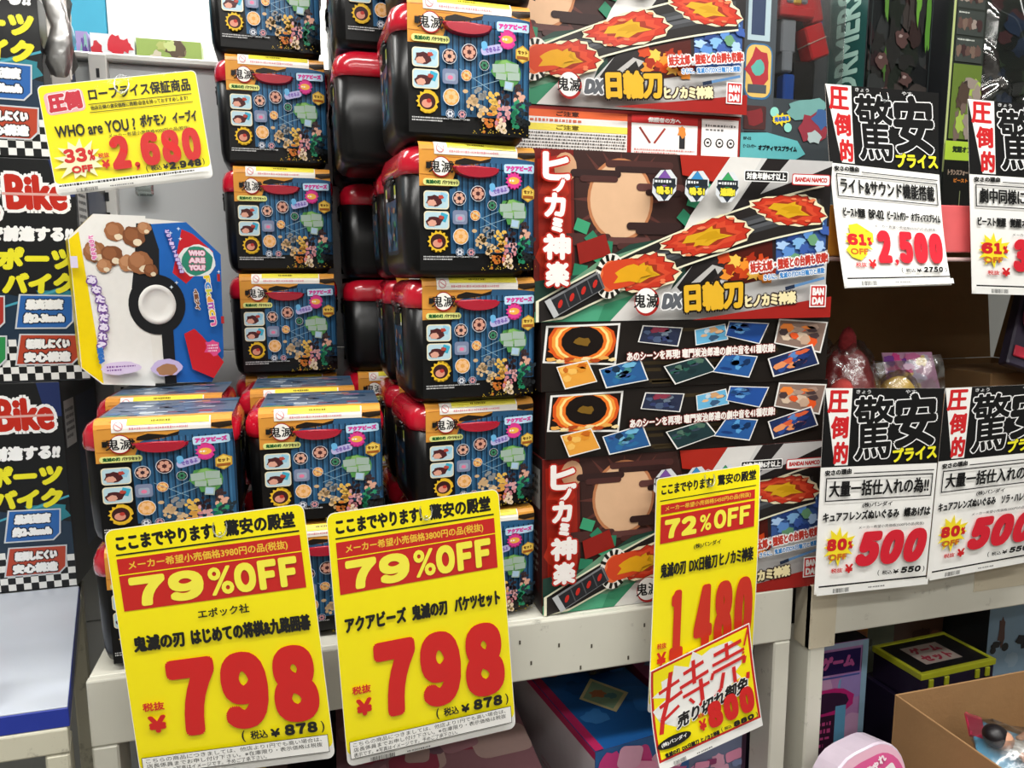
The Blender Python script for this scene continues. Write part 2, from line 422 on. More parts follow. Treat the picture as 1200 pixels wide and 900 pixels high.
# ------------------------------------------------------------------ toy buckets
def bucket_sleeve():
    """paper sleeve print, centimetres; y=0 at the lid's front rim"""
    A = Art(.01)
    rd = random.Random(4)
    A.rect(.0, -17, 18.4, 17, '51637a')                       # top
    cols = ['8fa0b4', '3c6c98', '23425f', 'b9c3cc', '8c4a5c', 'c98a62', '2d5a86', '6a7f98', '9c6f8c', '1d2c44']
    for i in range(46):
        x = rd.uniform(0, 16); c = cols[(rd.randrange(4) if x < 6 else rd.randrange(10))]
        A.rect(x, rd.uniform(-16, -2), rd.uniform(1, 3), rd.uniform(.4, 1.6), c, rd.uniform(-15, 15), up=(i % 6 == 0))
    A.rect(.6, -2.6, 3.2, .8, '3f8f62'); A.rect(.0, -1.5, 18.4, 1.5, 'd9993f')
    # front ground: wood top left, indigo planks, black column and foot
    A.rect(0, 0, 18.4, 19.2, '0d0d0e')
    A.rect(0, 0, 18.4, 6.2, 'd8953c')
    for i in range(9): A.rect(rd.uniform(0, 3), .5+i*.66, rd.uniform(2.5, 6), .09, 'b4712a', rd.uniform(-2, 2), up=(i == 0))
    A.poly([(5.9, 3.1), (6.8, 2.8), (8.5, 2.9), (11.0, 2.1), (11.4, 1.4), (18.4, 1.9), (18.4, 16), (4.8, 16.2), (4.6, 6.6), (5.9, 6.0)], '2c5a80')
    for i in range(15):
        x = 5.6+i*.9
        A.rect(x, 2.4 if x > 8 else 3.2, .16, 13.4, '12273c', up=(i == 0))
        A.rect(x+.3, 2.6 if x > 8 else 3.4, .2, 13, '3c7097', up=False)
    A.rect(5.8, 3.35, 12.6, .16, '12202e')
    A.poly([(5.6, 2.3), (7, 1.9), (9.5, 2.2), (11.2, 1.8), (11, 2.3), (9, 2.6), (6.8, 2.9), (5.4, 2.8)], '1b1510')
    A.poly([(15.6, 1.1), (18.4, 1.0), (18.4, 1.5), (16.6, 1.7), (15.5, 1.45)], '2a1d10')
    # caution strips
    A.rect(2.3, .35, 13.2, 1.3, 'f3efe6'); A.rect(4.3, .30, 11.0, .68, 'efe04a')
    A.fine(7.5, .42, 4.5, .4, 1, '6a5c10', 3); A.fine(4.6, 1.08, 10, .42, 1, 'e49aa0', 5)
    A.disc(3.2, 1.05, .62, .44, 'd88a90'); A.disc(3.2, 1.05, .5, .34, 'f5f0ea'); A.rect(2.8, 1.0, .85, .1, 'd88a90', 24)
    # round emblem
    A.disc(3.35, 3.35, 1.5, 1.5, 'a8201c', 26); A.disc(3.3, 3.3, 1.34, 1.34, 'f2efe8', 26)
    A.text('鬼滅', 1.4, 2.4, 3.8, 1.8, '151515', bold=.03); A.rect(1.0, 2.75, .6, .9, '151515'); A.rect(4.6, 2.8, .7, .25, '151515')
    A.rrect(.5, 5.1, 5.6, 1.0, .45, 'dfe28a'); A.text('鬼滅の刃', .9, 5.28, 2.3, .62, '1f5a2a', bold=.05); A.text('バケツセット', 3.4, 5.3, 2.5, .6, '2a2a20', bold=.03)
    # two framed panels and a gold medal: plain bead patterns stand in for the pictures
    for i, y in enumerate((6.9, 9.9)):
        A.rrect(.55, y, 3.9, 2.7, .5, 'e9dfc0'); A.rrect(.7, y+.15, 3.6, 2.4, .45, 'b8d4de')
        A.rect(3.0, y+.3, 1.1, 1.2, '3aa6c4' if i else '8fc4dc', 20)
        A.blob(2.2, y+1.5, 1.25, .8, '4a1f22', seed=3+i, j=.2); A.blob(1.8, y+1.8, .7, .5, 'd9a08c', seed=8+i, j=.15)
        A.blob(3.2, y+.9, .4, .3, 'b4453a', seed=i)
    A.burst(2.7, 14.4, 1.35, 1.7, 14, 'e8bb2c'); A.disc(2.7, 14.4, 1.2, 1.15, '3a1a1c'); A.disc(2.6, 14.7, .75, .6, 'd8927c'); A.disc(2.9, 14.3, .35, .3, 'b83a30')
    A.fine(.4, 16.5, 8.6, .75, 2, 'd8d8d8', 9)
    # bead medallions
    for x, y, r, a, b in ((6.0, 7.9, 1.0, '33222c', 'd7a58f'), (8.95, 7.1, 1.1, '4b2326', 'd49b86'), (8.5, 10.4, .75, 'd98a3c', 'f0c07a'), (6.2, 13.6, 1.15, 'e2a252', 'eebd8a'), (11.2, 8.8, .7, '1c2a2c', '3c7b5a'), (6.0, 16.0, .6, '2b3a5a', 'cfd2d8'), (7.8, 16.0, .6, '2b3a5a', 'c98f94')):
        A.disc(x, y, r*1.08, r*1.08, 'dfe3e8', 14); A.disc(x, y, r, r, a, 14)
        for q in range(6): A.disc(x+.55*r*cos(q*1.047), y+.55*r*sin(q*1.047), r*.3, r*.3, b, 8, up=(q == 0))
    A.rrect(4.9, 9.7, 2.3, 2.1, .4, '7a84a0'); A.rrect(5.3, 10.3, 1.5, 1.1, .3, '9aa4b8'); A.disc(6.05, 10.9, .4, .3, 'e07a9c')
    A.line(7.4, 9.6, 12, 12.2, .08, '8aa8b8'); A.line(9.2, 12.2, 14, 10.6, .08, '8aa8b8'); A.line(9.5, 10.8, 12.4, 9.6, .08, '8aa8b8')
    A.blob(14.6, 9.6, 2.1, 1.9, '4f8f4a', seed=5, j=.2); A.blob(14.5, 9.3, 1.5, 1.3, '7fb060', seed=6, j=.25)
    for q in ((12.4, 8.5, 1.9, 1.2, -4), (14.4, 8.3, 2.0, 1.2, 3), (12.9, 9.8, 1.6, .9, 2), (14.7, 9.6, 1.9, 1.1, -3), (14.2, 10.9, 1.4, 1.3, 8)): A.rect(*q[:4], '9fb3a6', q[4]); 
    A.rect(14.3, 11.0, 1.1, 1.0, 'a8c4dc', 8)
    A.rrect(10.6, 6.0, 3.3, 1.2, .5, 'b7b3dc', -14); A.rrect(10.7, 5.5, .9, 1.3, .4, '68b0dc', -10); A.text('できるよ', 11.2, 6.2, 2.3, .7, '7c62b4', bold=.04, rot=-14)
    # maker's wordmark, burst, gold hexagon
    A.rrect(13.0, 2.5, 5.0, 1.35, .3, 'bcdcf0', -2); A.text('アクアビーズ', 13.3, 2.7, 4.4, .85, 'd6409a', bold=.09, rot=-2)
    A.burst(14.6, 5.0, 1.05, 1.4, 13, 'd93a8c'); A.disc(14.6, 5.0, .9, .55, 'f0b04a'); A.fine(13.9, 4.7, 1.4, .6, 1, 'f6efe6', 3)
    A.disc(17.0, 6.9, 1.25, 1.3, 'c69a34', 6, 30); A.disc(17.0, 6.9, 1.05, 1.1, 'e8c65a', 6, 30); A.text('セット', 16.2, 6.3, 1.6, .6, '6a4210', bold=.04); A.rect(16.1, 7.15, 1.8, .45, '9c5a24')
    # bead mosaic drift, lower right
    pal = [('c9a77c', 9.4, 14.2), ('d8b88c', 10.4, 15.6), ('8c8c8a', 10.6, 13.6), ('e0b455', 12.2, 13.7), ('d9a048', 12.4, 15.3), ('c8702c', 12.0, 17.0), ('2c1c20', 14.2, 13.9), ('d7a0a0', 14.6, 15.0), ('c67f88', 13.9, 16.4), ('3a2a2c', 16.4, 12.2), ('d8a48e', 16.6, 13.2), ('2f9068', 16.2, 15.0), ('1f7a55', 15.6, 16.5), ('1b1f22', 17.1, 16.2), ('24313a', 17.2, 14.4), ('e4ccb0', 13.6, 17.6)]
    for c, x, y in pal:
        for q in range(11): A.disc(x+rd.gauss(0, .5), y+rd.gauss(0, .6), rd.uniform(.2, .46), rd.uniform(.2, .44), c, 7, up=(q == 0))
    for i in range(46): A.disc(rd.gauss(13, 2.4), rd.gauss(18.2, .45), .09, .09, 'b59a2c', 5, up=(i == 0))
    # cut anything past the edges of the sleeve
    A.v = [(min(18.4, max(0, a)), min(19.2, max(-17, b)), c) for a, b, c in A.v]
    return A

RED = M('c2152c', rough=.22, coat=.7, noise=.06, scale=12)
REDH = M('a5122a', rough=.25, coat=.5, noise=.05)
TUB = M('0a0a0b', rough=.3, coat=.0, noise=.05, spec=.35)
LATCH = M('0a0a0b', rough=.3, coat=.2)
BH = .1945
def make_bucket(label):
    t = thing('toy_bucket', label, 'bucket')
    g = Geo()
    R = []
    for z, hx_, hy_, r in ((0, .080, .072, .02), (.003, .090, .083, .026), (.012, .0985, .0905, .03), (.026, .1020, .093, .032), (.06, .1035, .0940, .032), (.152, .1045, .0955, .032), (.153, .100, .092, .028)):
        R.append(rr_ring(hx_, hy_, r, z))
    g.rings(R, TUB)
    S = Art(.01)                                               # small side label
    S.rrect(0, 0, 8.2, 10.6, .8, '22303c'); S.rect(.3, .3, 7.6, 1.4, 'c6cf5a'); S.rect(.3, 1.7, 7.6, .5, 'e8e8e2'); S.rect(.4, 2.4, 7.4, 7.6, '2f4f6c')
    rd = random.Random(2)
    for i in range(22): S.blob(rd.uniform(1.2, 7), rd.uniform(3.4, 9.4), rd.uniform(.4, .9), rd.uniform(.4, .8), rd.choice(['5a2a34', '3c7a5c', '8c6a72', '2a3446', 'a4785c', '47688c']), seed=i)
    S.v = [(a/100, b/100, c) for a, b, c in S.v]
    g.art(S, lambda x, y, z: Vector((-.1046-z-.0004+(y-.02)*.03, .046-x, .142-y)))
    S2 = S
    g.art(S2, lambda x, y, z: Vector((.1046+z+.0004-(y-.02)*.03, -.036+x, .142-y)))
    g.build('tub', t)
    g = Geo(); R = []
    for z, hx_, hy_, r in ((.148, .1020, .0950, .034), (.150, .1065, .0985, .036), (.158, .1080, .1000, .038), (.172, .1070, .0992, .038), (.184, .102, .0950, .038), (.191, .092, .086, .034), (.1925, .080, .076, .03)):
        R.append(rr_ring(hx_, hy_, r, z, 6))
    g.rings(R, RED); g.build('lid', t)
    A = bucket_sleeve(); A.v = [(a/100-.084, b/100, c) for a, b, c in A.v]
    r = .011; arc = r*pi/2; zt = .1935; yf = -.1006; H = .192-arc
    def wrap(x, y, z):
        z = z+.0004
        if y <= 0: return Vector((x, yf+r-y, zt+z))
        if y <= arc:
            a = y/r; return Vector((x, yf+r-(r+z)*sin(a), zt-r+(r+z)*cos(a)))
        d = y-arc; k = d/.17
        inn = max(0, (d-.02))*.055
        zz = zt-r-d; oy = 0
        if abs(x) > .078:
            a = (abs(x)-.078)/.032; f = min(1, d/.03); oy = .032*(1-cos(a))*f; x += math.copysign(.032*sin(a)+.078-abs(x), x)*f
        return Vector((x, yf-z+inn*.55+oy, zz))
    A.v = [(a, b if b < 0 else min(.1885, b*1.4 if b < .02 else b*.96+.0088), c) for a, b, c in A.v]
    g = Geo(); g.art(A, wrap, xc=(.078, .086, .093), yc=(0, arc*.33, arc*.67, arc, arc+.015, arc+.03)); g.build('printed_sleeve', t)
    # handle tongue folded through the slot of the sleeve
    g = Geo()
    hb = bmesh.new(); n = 12; prof = []
    for i in range(n+1):
        a = pi*i/n; prof.append((.036*cos(a)+.004, -.0145*sin(a)**.8))
    for yy, sc, dz in ((-.1003, 1, 0), (-.108, 1, .001), (-.112, .93, .001)):
        for x_, z_ in prof: hb.verts.new((x_*sc+.0, yy, .158+dz+z_*sc))
    hb.verts.ensure_lookup_table(); m_ = n+1
    for L in range(2):
        for i in range(m_):
            a, b = L*m_+i, L*m_+(i+1) % m_; hb.faces.new([hb.verts[q] for q in (a, b, b+m_, a+m_)])
    hb.faces.new([hb.verts[2*m_+i] for i in range(m_)])
    bmesh.ops.recalc_face_normals(hb, faces=hb.faces[:]); hb.verts.index_update()
    g.bm(hb, REDH, False)
    g.box(-.019, .019, -.1025, -.1015, .1575, .1625, BLK, 0)
    g.tube([(-.034, -.108, .1585), (0, -.1095, .1600), (.034, -.108, .1585)], .0022, REDH, 6)
    g.build('handle', t)
    for s in (-1, 1):
        g = Geo()
        g.box(s*.1035-.004, s*.1035+.004, -.022, .022, .118, .168, LATCH, .002)
        g.box(s*.1065-.003, s*.1065+.003, -.016, .016, .120, .150, LATCH, .002)
        g.tube([(s*.105, -.026, .146), (s*.1075, -.02, .143), (s*.1082, 0, .140), (s*.1075, .02, .143), (s*.105, .026, .146)], .003, LATCH, 6)
        g.tube([(s*.1065, -.024, .150), (s*.1065, .024, .150)], .0035, LATCH, 6)
        g.build('side_latch', t)
    return t
first_bucket = None
def put_bucket(x, y, z, h, yaw, label, group):
    global first_bucket
    loc = (x, y, z); rot = (0, 0, radians(yaw))
    if first_bucket is None:
        first_bucket = b = make_bucket(label); b.location = loc; b.rotation_euler = rot; b['group'] = group
    else: b = dup(first_bucket, loc, rot, label, group)
    b.scale = (1, 1, h/.1943)
G = 'toy buckets stacked on the white shelf'
BH = .1935
lev_name = {1: 'bottom layer', 2: 'second layer', 3: 'third layer', 4: 'fourth layer', 5: 'fifth layer', 6: 'top layer'}
YF = 1.262
ZB = .8265; LOW = .1885; Z3 = ZB+2*LOW
for lev, yaw in ((1, 1), (2, .5)):
    z = ZB+(lev-1)*LOW
    put_bucket(-.209, YF-.012, z, LOW, yaw, f'black toy bucket with red lid, {lev_name[lev]} of the leftmost front stack', G)
    put_bucket(-.241, YF+.206, z, LOW, -1, f'black toy bucket behind the leftmost front stack, {lev_name[lev]}', G)
for lev, yaw in ((1, 0), (2, -2)):
    z = ZB+(lev-1)*LOW
    put_bucket(.015, YF+.012, z, LOW, yaw, f'black toy bucket with red lid, {lev_name[lev]} of the middle front stack', G)
    put_bucket(-.012, YF+.230, z, LOW, -1, f'black toy bucket behind the middle front stack, {lev_name[lev]}', G)
    put_bucket(-.036, YF+.447, z, LOW, 0, f'black toy bucket under the tall rear stack, {lev_name[lev]}', G)
for lev, yaw, dx in ((3, 0, 0), (4, 2, -.004), (5, 1, -.006), (6, 1, -.012)):
    put_bucket(-.036+dx, YF+.42, Z3+(lev-3)*.2095, .2095, yaw, f'black toy bucket in the tall rear stack beside the grey panel, {lev_name[lev]}', G)
for lev, yaw, dx, dy in ((1, 2, .004, 0), (2, 4, 0, .0), (3, 2, .0, -.015), (4, 5, -.010, -.035), (5, 1, -.016, -.044), (6, 1, -.006, -.046)):
    z, h = (ZB+(lev-1)*LOW, LOW) if lev < 3 else (Z3+(lev-3)*.2, .2)
    put_bucket(.258+dx, YF+dy, z, h, yaw, f'black toy bucket beside the sword boxes, front stack, {lev_name[lev]}', G)
    put_bucket(.252+dx*.5 if lev < 5 else .175, YF+.218, z, h, 180 if lev == 5 else 0, f'black toy bucket in the row behind the tall right stack, {lev_name[lev]}', G)
    put_bucket(.192 if lev < 5 else .18, YF+.44, z, h, 180 if 2 < lev < 6 else 0, f'black toy bucket at the back of the tall right row, {lev_name[lev]}', G)

# ------------------------------------------------------------------ sword boxes
def flames(A, cx, cy, L, T, rot, seed):
    c, d = cos(radians(rot)), sin(radians(rot))
    def sh(k, col, j, n, off=0):
        rd = random.Random(seed+n); p = []
        for i in range(n):
            a = 2*pi*i/n; q = k*(1+(j if i % 2 else -j)*rd.uniform(.5, 1.2))
            X = L*q*cos(a)+off; Y = T*q*sin(a)*(1+.25*cos(a)); X += .12*L*sin(3*a)
            p.append((cx+X*c-Y*d, cy+X*d+Y*c))
        A.poly(p, col)
    sh(1.14, 'e8dcb8', .05, 26); sh(1.05, '7c1a12', .09, 30); sh(1.0, 'bf3420', .10, 30); sh(.80, 'd0482c', .1, 24)
    sh(.60, '98301a', .16, 16); sh(.52, 'd3a21c', .22, 14, -.04*L); sh(.30, 'c4940f', .25, 10, .1*L)
    rd = random.Random(seed)
    for i in range(6):
        x, y = rd.uniform(-.8, .8)*L, rd.choice((-1, 1))*T*rd.uniform(.6, .85); A.disc(cx+x*c-y*d, cy+x*d+y*c, L*.09, T*.09, 'e87a50', 6)

def sword_face():
    A = Art()
    A.rect(0, 0, 100, 50, '2a1a17')
    A.poly([(0, 0), (12, 0), (13, 50), (0, 50)], '6e1d18')
    A.poly([(1, 3), (11, 1), (12, 40), (2, 44)], '9c2418'); A.blob(6.5, 10, 4.5, 6, 'b8301e', 3); A.blob(6.5, 31, 4.8, 7, 'b5321f', 5)
    # plain ground in place of the portrait: sun disc and cloud bands
    A.poly([(12, 0), (45, 0), (50, 18), (40, 30), (14, 40)], '3a2320')
    for i in range(16):
        a = 2*pi*i/16; A.poly([(27+9*cos(a-.07), 14+11*sin(a-.07)), (27+16*cos(a), 14+19*sin(a)), (27+9*cos(a+.07), 14+11*sin(a+.07))], '5a322c', up=(i == 0))
    A.disc(27, 14, 10.6, 12.2, 'b87850', 30); A.disc(27, 14, 9.7, 11.2, 'd8b08c', 30); A.disc(9.5, 5, 3.5, 4.2, 'c99c78', 16)
    for i, (x, y, a, r) in enumerate(((33, 3.5, 11, 0), (19, 6.5, 8, 0), (40, 10, 8, 0), (16, 25, 8, 0), (38, 21.5, 9, 0), (30, 26, 7, 0))):
        A.rrect(x-a, y-1.1, 2*a, 2.2, 1.1, ('4a2b28', '32201f', '5d3a37')[i % 3]); A.rrect(x-a+3, y+.6, 1.5*a, 1.8, .9, ('32201f', '4a2b28')[i % 2])
    A.poly([(46, 0), (66, 0), (60, 8), (47, 6)], 'a8281c')
    for i, (x, y, r) in enumerate(((12.5, 20, 20), (16, 24, 50), (49, 12, 15), (46, 17, 40), (53, 8, 30), (12, 33, 10), (18, 29, 35), (20, 26, 5))):
        A.rect(x, y, 4.4, 3.6, '3d9a70' if i % 2 == 0 else '2c7c5c', r)
    A.poly([(0, 38), (14, 36), (30, 27), (48, 24), (50, 50), (0, 50)], '224036'); A.poly([(2, 44), (20, 32), (36, 27), (44, 34), (26, 50), (2, 50)], '6c9478')
    A.poly([(0, 47), (10, 44), (26, 46), (26, 50), (0, 50)], '4da07c'); A.poly([(22, 45), (32, 42), (31, 50), (20, 50)], '3a8a66')
    A.poly([(13, 27), (22, 24), (24, 30), (14, 33)], '8c1f18')
    # brushed grey sweep and black slashes
    A.poly([(63, 0), (84, 0), (62, 18), (46, 36), (40, 50), (24, 50), (34, 40), (46, 26), (50, 18)], 'd8d6d2')
    A.poly([(74, 0), (100, 0), (100, 50), (30, 50), (40, 45), (60, 24)], 'c9c8c6')
    A.poly([(76, 0), (100, 0), (100, 22), (62, 30), (48, 42), (46, 40), (66, 14)], '221e1e')
    A.poly([(84, 0), (100, 0), (100, 1.5), (88, 6), (74, 11)], 'bdbcbb')
    A.poly([(52, 40), (60, 29), (100, 19), (100, 28), (76, 33), (60, 38)], '2a2324')
    A.poly([(44, 44), (58, 33), (62, 34), (50, 46)], 'b9b7b4'); A.poly([(51, 41), (59, 34), (60, 36), (54, 42)], '1c1a1a')
    # fire and water pictures: plain swirls
    A.poly([(62, 30), (79, 25), (80, 37), (64, 40)], '4c160e'); A.poly([(80, 18), (99, 17), (99, 33), (81, 36)], '3a5a96')
    for i in range(13): A.blob(62+i*1.35, 31+(i*5) % 7, 2.4, 1.8, ('c8461c', 'e89030', 'a02c14', 'f0c050', '7a1a10')[i % 5], seed=i, j=.45)
    for i in range(15): A.blob(81.5+i*1.15, 20+(i*7) % 12, 2.2, 1.6, ('7fb0dc', 'a8c8ec', '3c5ca4', '5c8ccc', '274080', '6a9c74')[i % 6], seed=30+i, j=.4)
    # sword: pale glow, blade, flame clouds, guard, grip
    def q(t, o=0): return (3+t*94, 47-47*t+14.5*t*t+o)
    def ribbon(t0, t1, w0, w1, col, n=12, up=True):
        a = [q(t0+(t1-t0)*i/n, -(w0+(w1-w0)*i/n)) for i in range(n+1)]; b = [q(t0+(t1-t0)*i/n, (w0+(w1-w0)*i/n)) for i in range(n+1)]
        A.poly(a+b[::-1], col)
    ribbon(-.03, 1.0, 4.6, 7, 'e6e3c8'); ribbon(-.02, 1.0, 4.0, 6.4, '24201f')
    ribbon(.2, .985, 2.4, 2.9, '3c3d40'); ribbon(.2, .97, 1.2, 1.6, '54565a'); ribbon(.2, .98, .2, .3, '1f2022')
    flames(A, 84, 15.6, 12.2, 4.3, 2, 5); flames(A, 55, 24.6, 13.6, 4.6, -14, 9); flames(A, 32.5, 35.6, 11.5, 4.9, -8, 14)
    A.disc(23, 36.5, 4.6, 6.8, 'e8e4da', 24, 10)
    for i in range(14):
        a = 2*pi*i/14; A.rect(23+3.9*cos(a)-.5, 36.5+5.6*sin(a)-.8, 1.0, 1.9, '17150f', math.degrees(a)+90, up=(i == 0))
    A.disc(23, 36.5, 3.1, 4.7, 'dd6a3a', 18, 10); A.blob(26.5, 35.8, 6.2, 4.8, 'cc4422', 4, 18, .16); A.blob(30, 35.8, 5.4, 2.8, 'dca018', 8, 14, .3, -12)
    A.poly([(2.5, 43.8), (19, 35.2), (21.5, 40), (5.4, 48.8)], '7c7d80'); A.poly([(3.6, 44.0), (18.8, 36), (20.8, 40.2), (6.2, 48.0)], '25262a')
    for i in range(4):
        x, y = 7.4+i*3.6, 44.6-i*1.95; A.disc(x, y, .65, 1.35, 'c02a22', 8, 20); A.line(x+1.2, y-3.0, x+2.8, y+1.0, .35, '55575c')
    A.poly([(2.5, 43.8), (4.2, 42.9), (7, 47.9), (5.4, 48.8)], 'b8babc')
    # vertical title
    for ch, x, y, w, h in (('ヒ', 1.7, 1.2, 8.4, 8), ('ノ', 4.6, 8.8, 4, 4.2), ('カ', 2.2, 12.6, 6.6, 7), ('ミ', 4.4, 19.6, 3.6, 4.4), ('神', 1.8, 24.2, 8.6, 7.6), ('楽', 2.6, 32.2, 7.4, 7.4)):
        A.text(ch, x, y, w, h, 'f2ece8', bold=.45, ol='b8261a', olw=.5)
    # three diamond badges
    for i, (x, c) in enumerate(((39.8, '7a50a0'), (50.5, '3a8ac4'), (60.8, '3a9a5c'))):
        A.disc(x, 9.6, 4.1, 5.0, 'd4d8dc', 8, 22); A.disc(x, 9.6, 3.9, 4.6, '2c3440', 4); A.disc(x, 7.8, 2.4, 2.6, c, 4)
        A.rect(x-3.5, 7.5, 7, 2.0, '22282e'); A.fine(x-3.2, 7.7, 6.4, 1.5, 1, 'e8eaea', i); A.text(('鳴る!', '鳴る!', '連動!')[i], x-2.6, 9.8, 5.2, 2.5, 'e6d83c', bold=.18, ol='20241c', olw=.2)
    A.rrect(66.3, 4.2, 15.6, 3.4, .5, 'f0f0ee'); A.rrect(66.6, 4.5, 15, 2.8, .4, '1c1a1b'); A.text('対象年齢6才以上', 67.1, 4.8, 14, 2.2, 'f2f2f0', bold=.09)
    A.rrect(83.3, 4.7, 14, 3.5, .6, 'c03030'); A.rrect(83.6, 5.0, 13.4, 2.9, .5, 'f6f4f2'); A.text('BANDAI NAMCO', 84.4, 5.7, 11.8, 1.5, 'c03030', bold=.10)
    A.text('妓夫太郎・堕姫との台詞も収録!', 69.5, 30.6, 28.5, 3.4, 'c0392c', bold=.16, rot=-7, ol='f4f0ee', olw=.5)
    A.text('さらに、鬼滅の刃DX日輪刀と連動', 74.5, 34.9, 22.5, 1.9, '3f86c8', bold=.07, rot=-6, ol='f0f2f4', olw=.25)
    A.line(84, 40.2, 97, 37.2, .9, '5c86b4'); A.line(82.6, 40.6, 86, 39.8, 1.2, '1f2c44')
    A.poly([(50, 50), (76, 46.6), (100, 43.2), (100, 50)], '9c211c')
    # title row
    A.disc(34.5, 44.2, 4.1, 4.3, 'a8201c', 28); A.disc(34.2, 43.9, 3.6, 3.8, 'f4f2ee', 28); A.text('鬼滅', 30.2, 41.8, 8.2, 4.3, '141414', bold=.1)
    A.text('DX', 39.6, 41.7, 7, 4.8, '5c6066', bold=.5, shear=.2, rot=-2, ol='f0f0f0', olw=.4)
    A.text('日輪刀', 46.8, 38.0, 20.6, 9.2, 'e2b02c', bold=.55, rot=-4, ol='1c1208', olw=.65)
    A.text('ヒノカミ神楽', 68.0, 41.8, 18.6, 4.2, 'f0e2b0', bold=.28, rot=-4, ol='2a1208', olw=.5)
    A.rect(91.6, 39.4, 6.2, 7.2, 'f4f0ee'); A.rect(92.0, 39.8, 5.4, 6.4, 'c42828'); A.text('BAN', 92.5, 40.3, 4.4, 2.5, 'f6f2f0', bold=.18); A.text('DAI', 92.5, 43.3, 4.2, 2.5, 'f6f2f0', bold=.18)
    A.v = [(min(100, max(0, a)), min(50, max(0, b)), c) for a, b, c in A.v]
    return A
def sword_edge():
    A = Art(); H = 21
    A.rect(0, 0, 100, H, '1d1815')
    rd = random.Random(3)
    for i in range(14): A.rect(rd.uniform(24, 76), rd.uniform(2, 19), rd.uniform(6, 16), 1.1, '3a2f1c', up=(i == 0))
    def pic(p, cols, n, seed, bgc):
        cx = sum(a for a, b in p)/4; cy = sum(b for a, b in p)/4
        A.poly(p, 'eceae6'); ip = [(cx+(a-cx)*.94, cy+(b-cy)*.90) for a, b in p]; A.poly(ip, bgc)
        r = random.Random(seed)
        def pt(u, v):
            a = [(ip[0][k]*(1-u)+ip[1][k]*u) for k in (0, 1)]; b = [(ip[3][k]*(1-u)+ip[2][k]*u) for k in (0, 1)]
            return (a[0]*(1-v)+b[0]*v, a[1]*(1-v)+b[1]*v)
        for i in range(n):
            u, v = r.uniform(.1, .8), r.uniform(.1, .8); w_, h_ = r.uniform(.08, .2), r.uniform(.08, .2)
            A.poly([pt(min(.98, max(.02, u+w_*cos(q*1.05))), min(.98, max(.02, v+h_*sin(q*1.05)*r.uniform(.6, 1.3)))) for q in range(6)], cols[i % len(cols)], up=(i % 4 == 0))
    p = [(1.5, 1), (25.3, .6), (24, 13.6), (.4, 12.2)]
    pic(p, ['e8641c'], 1, 1, '1a0d08')
    for r_, c in ((1.0, 'd8541a'), (.9, 'f29a3c'), (.8, 'fbe08c'), (.72, 'e87424'), (.62, '140b08')):
        A.poly([(min(24.6, max(1.6, 13+11*r_*cos(q*.42)*1.0)), min(12.6, max(1.5, 6.0+7.6*r_*sin(q*.42)))) for q in range(15)], c)
    for i in range(8): A.blob(3+i*2.8, 11.2+(i % 2)*.6, 1.5, .6, ('e8a850', 'f0d8a0', 'b84a1c')[i % 3], seed=i)
    A.blob(13.4, 6.2, 2.6, 1.5, '7a5a1c', 4, 12, .4)
    pic([(32.5, 1.4), (46.2, 2.4), (44.8, 8.4), (31, 6.6)], ['4a5a78', '6a7888', '252c44', '8a3448', '36406a'], 12, 2, '2a3048')
    pic([(50.2, 3.2), (61, 1.4), (62.3, 6.6), (50.8, 8.2)], ['e8b888', '3a5a7c', 'd0a070', 'c8d8e4'], 8, 3, '6ab4dc')
    pic([(62.2, .6), (77, 1.6), (73.8, 8.4), (61, 5.4)], ['3a70b0', '1c3060', '6aa4dc', '24488c'], 12, 4, '24509c')
    pic([(80.5, .2), (99.2, 1.6), (97, 12), (79, 8.2)], ['d8c0a8', 'b09484', 'f0883c', 'e85a28', '4a3a3c', 'c8a890'], 18, 5, '8c7468')
    pic([(76.8, 13.2), (93.5, 8.8), (96.6, 15.6), (79.2, 19.4)], ['d8603c', '2c4c90', '1c2448', '5a88c8', 'e89460', '243a78'], 20, 6, '20305c')
    pic([(4.4, 13.4), (14.4, 11.6), (17.6, 18.4), (7.2, 20.4)], ['e0902c', 'f2bc5c', 'c8681c'], 9, 7, 'e8a03c')
    pic([(18, 14.6), (31.6, 11.4), (34.6, 18.6), (20.4, 20.6)], ['2c6aa0', '70b4d8', '1a3048', '44888c', '3c5a9c'], 14, 8, '2a5c94')
    pic([(39.5, 14.4), (53.5, 11.2), (58, 16.4), (43.6, 20.4)], ['2c5c50', '3a4858', '1c3034', '507060'], 10, 9, '20383c')
    pic([(61, 10.8), (72.8, 12.2), (70, 19.2), (56.5, 16.8)], ['2c64a4', '1c3c78', '5aa0d8', '143058'], 12, 10, '285a9c')
    A.text('あのシーンを再現! 竈門炭治郎達の劇中音を41種収録!', 27, 8.8, 52, 3.0, 'f2eee8', bold=.12, rot=-1.5, ol='8c2a22', olw=.2)
    A.v = [(min(100, max(0, a)), min(H, max(0, b)), c) for a, b, c in A.v]
    return A
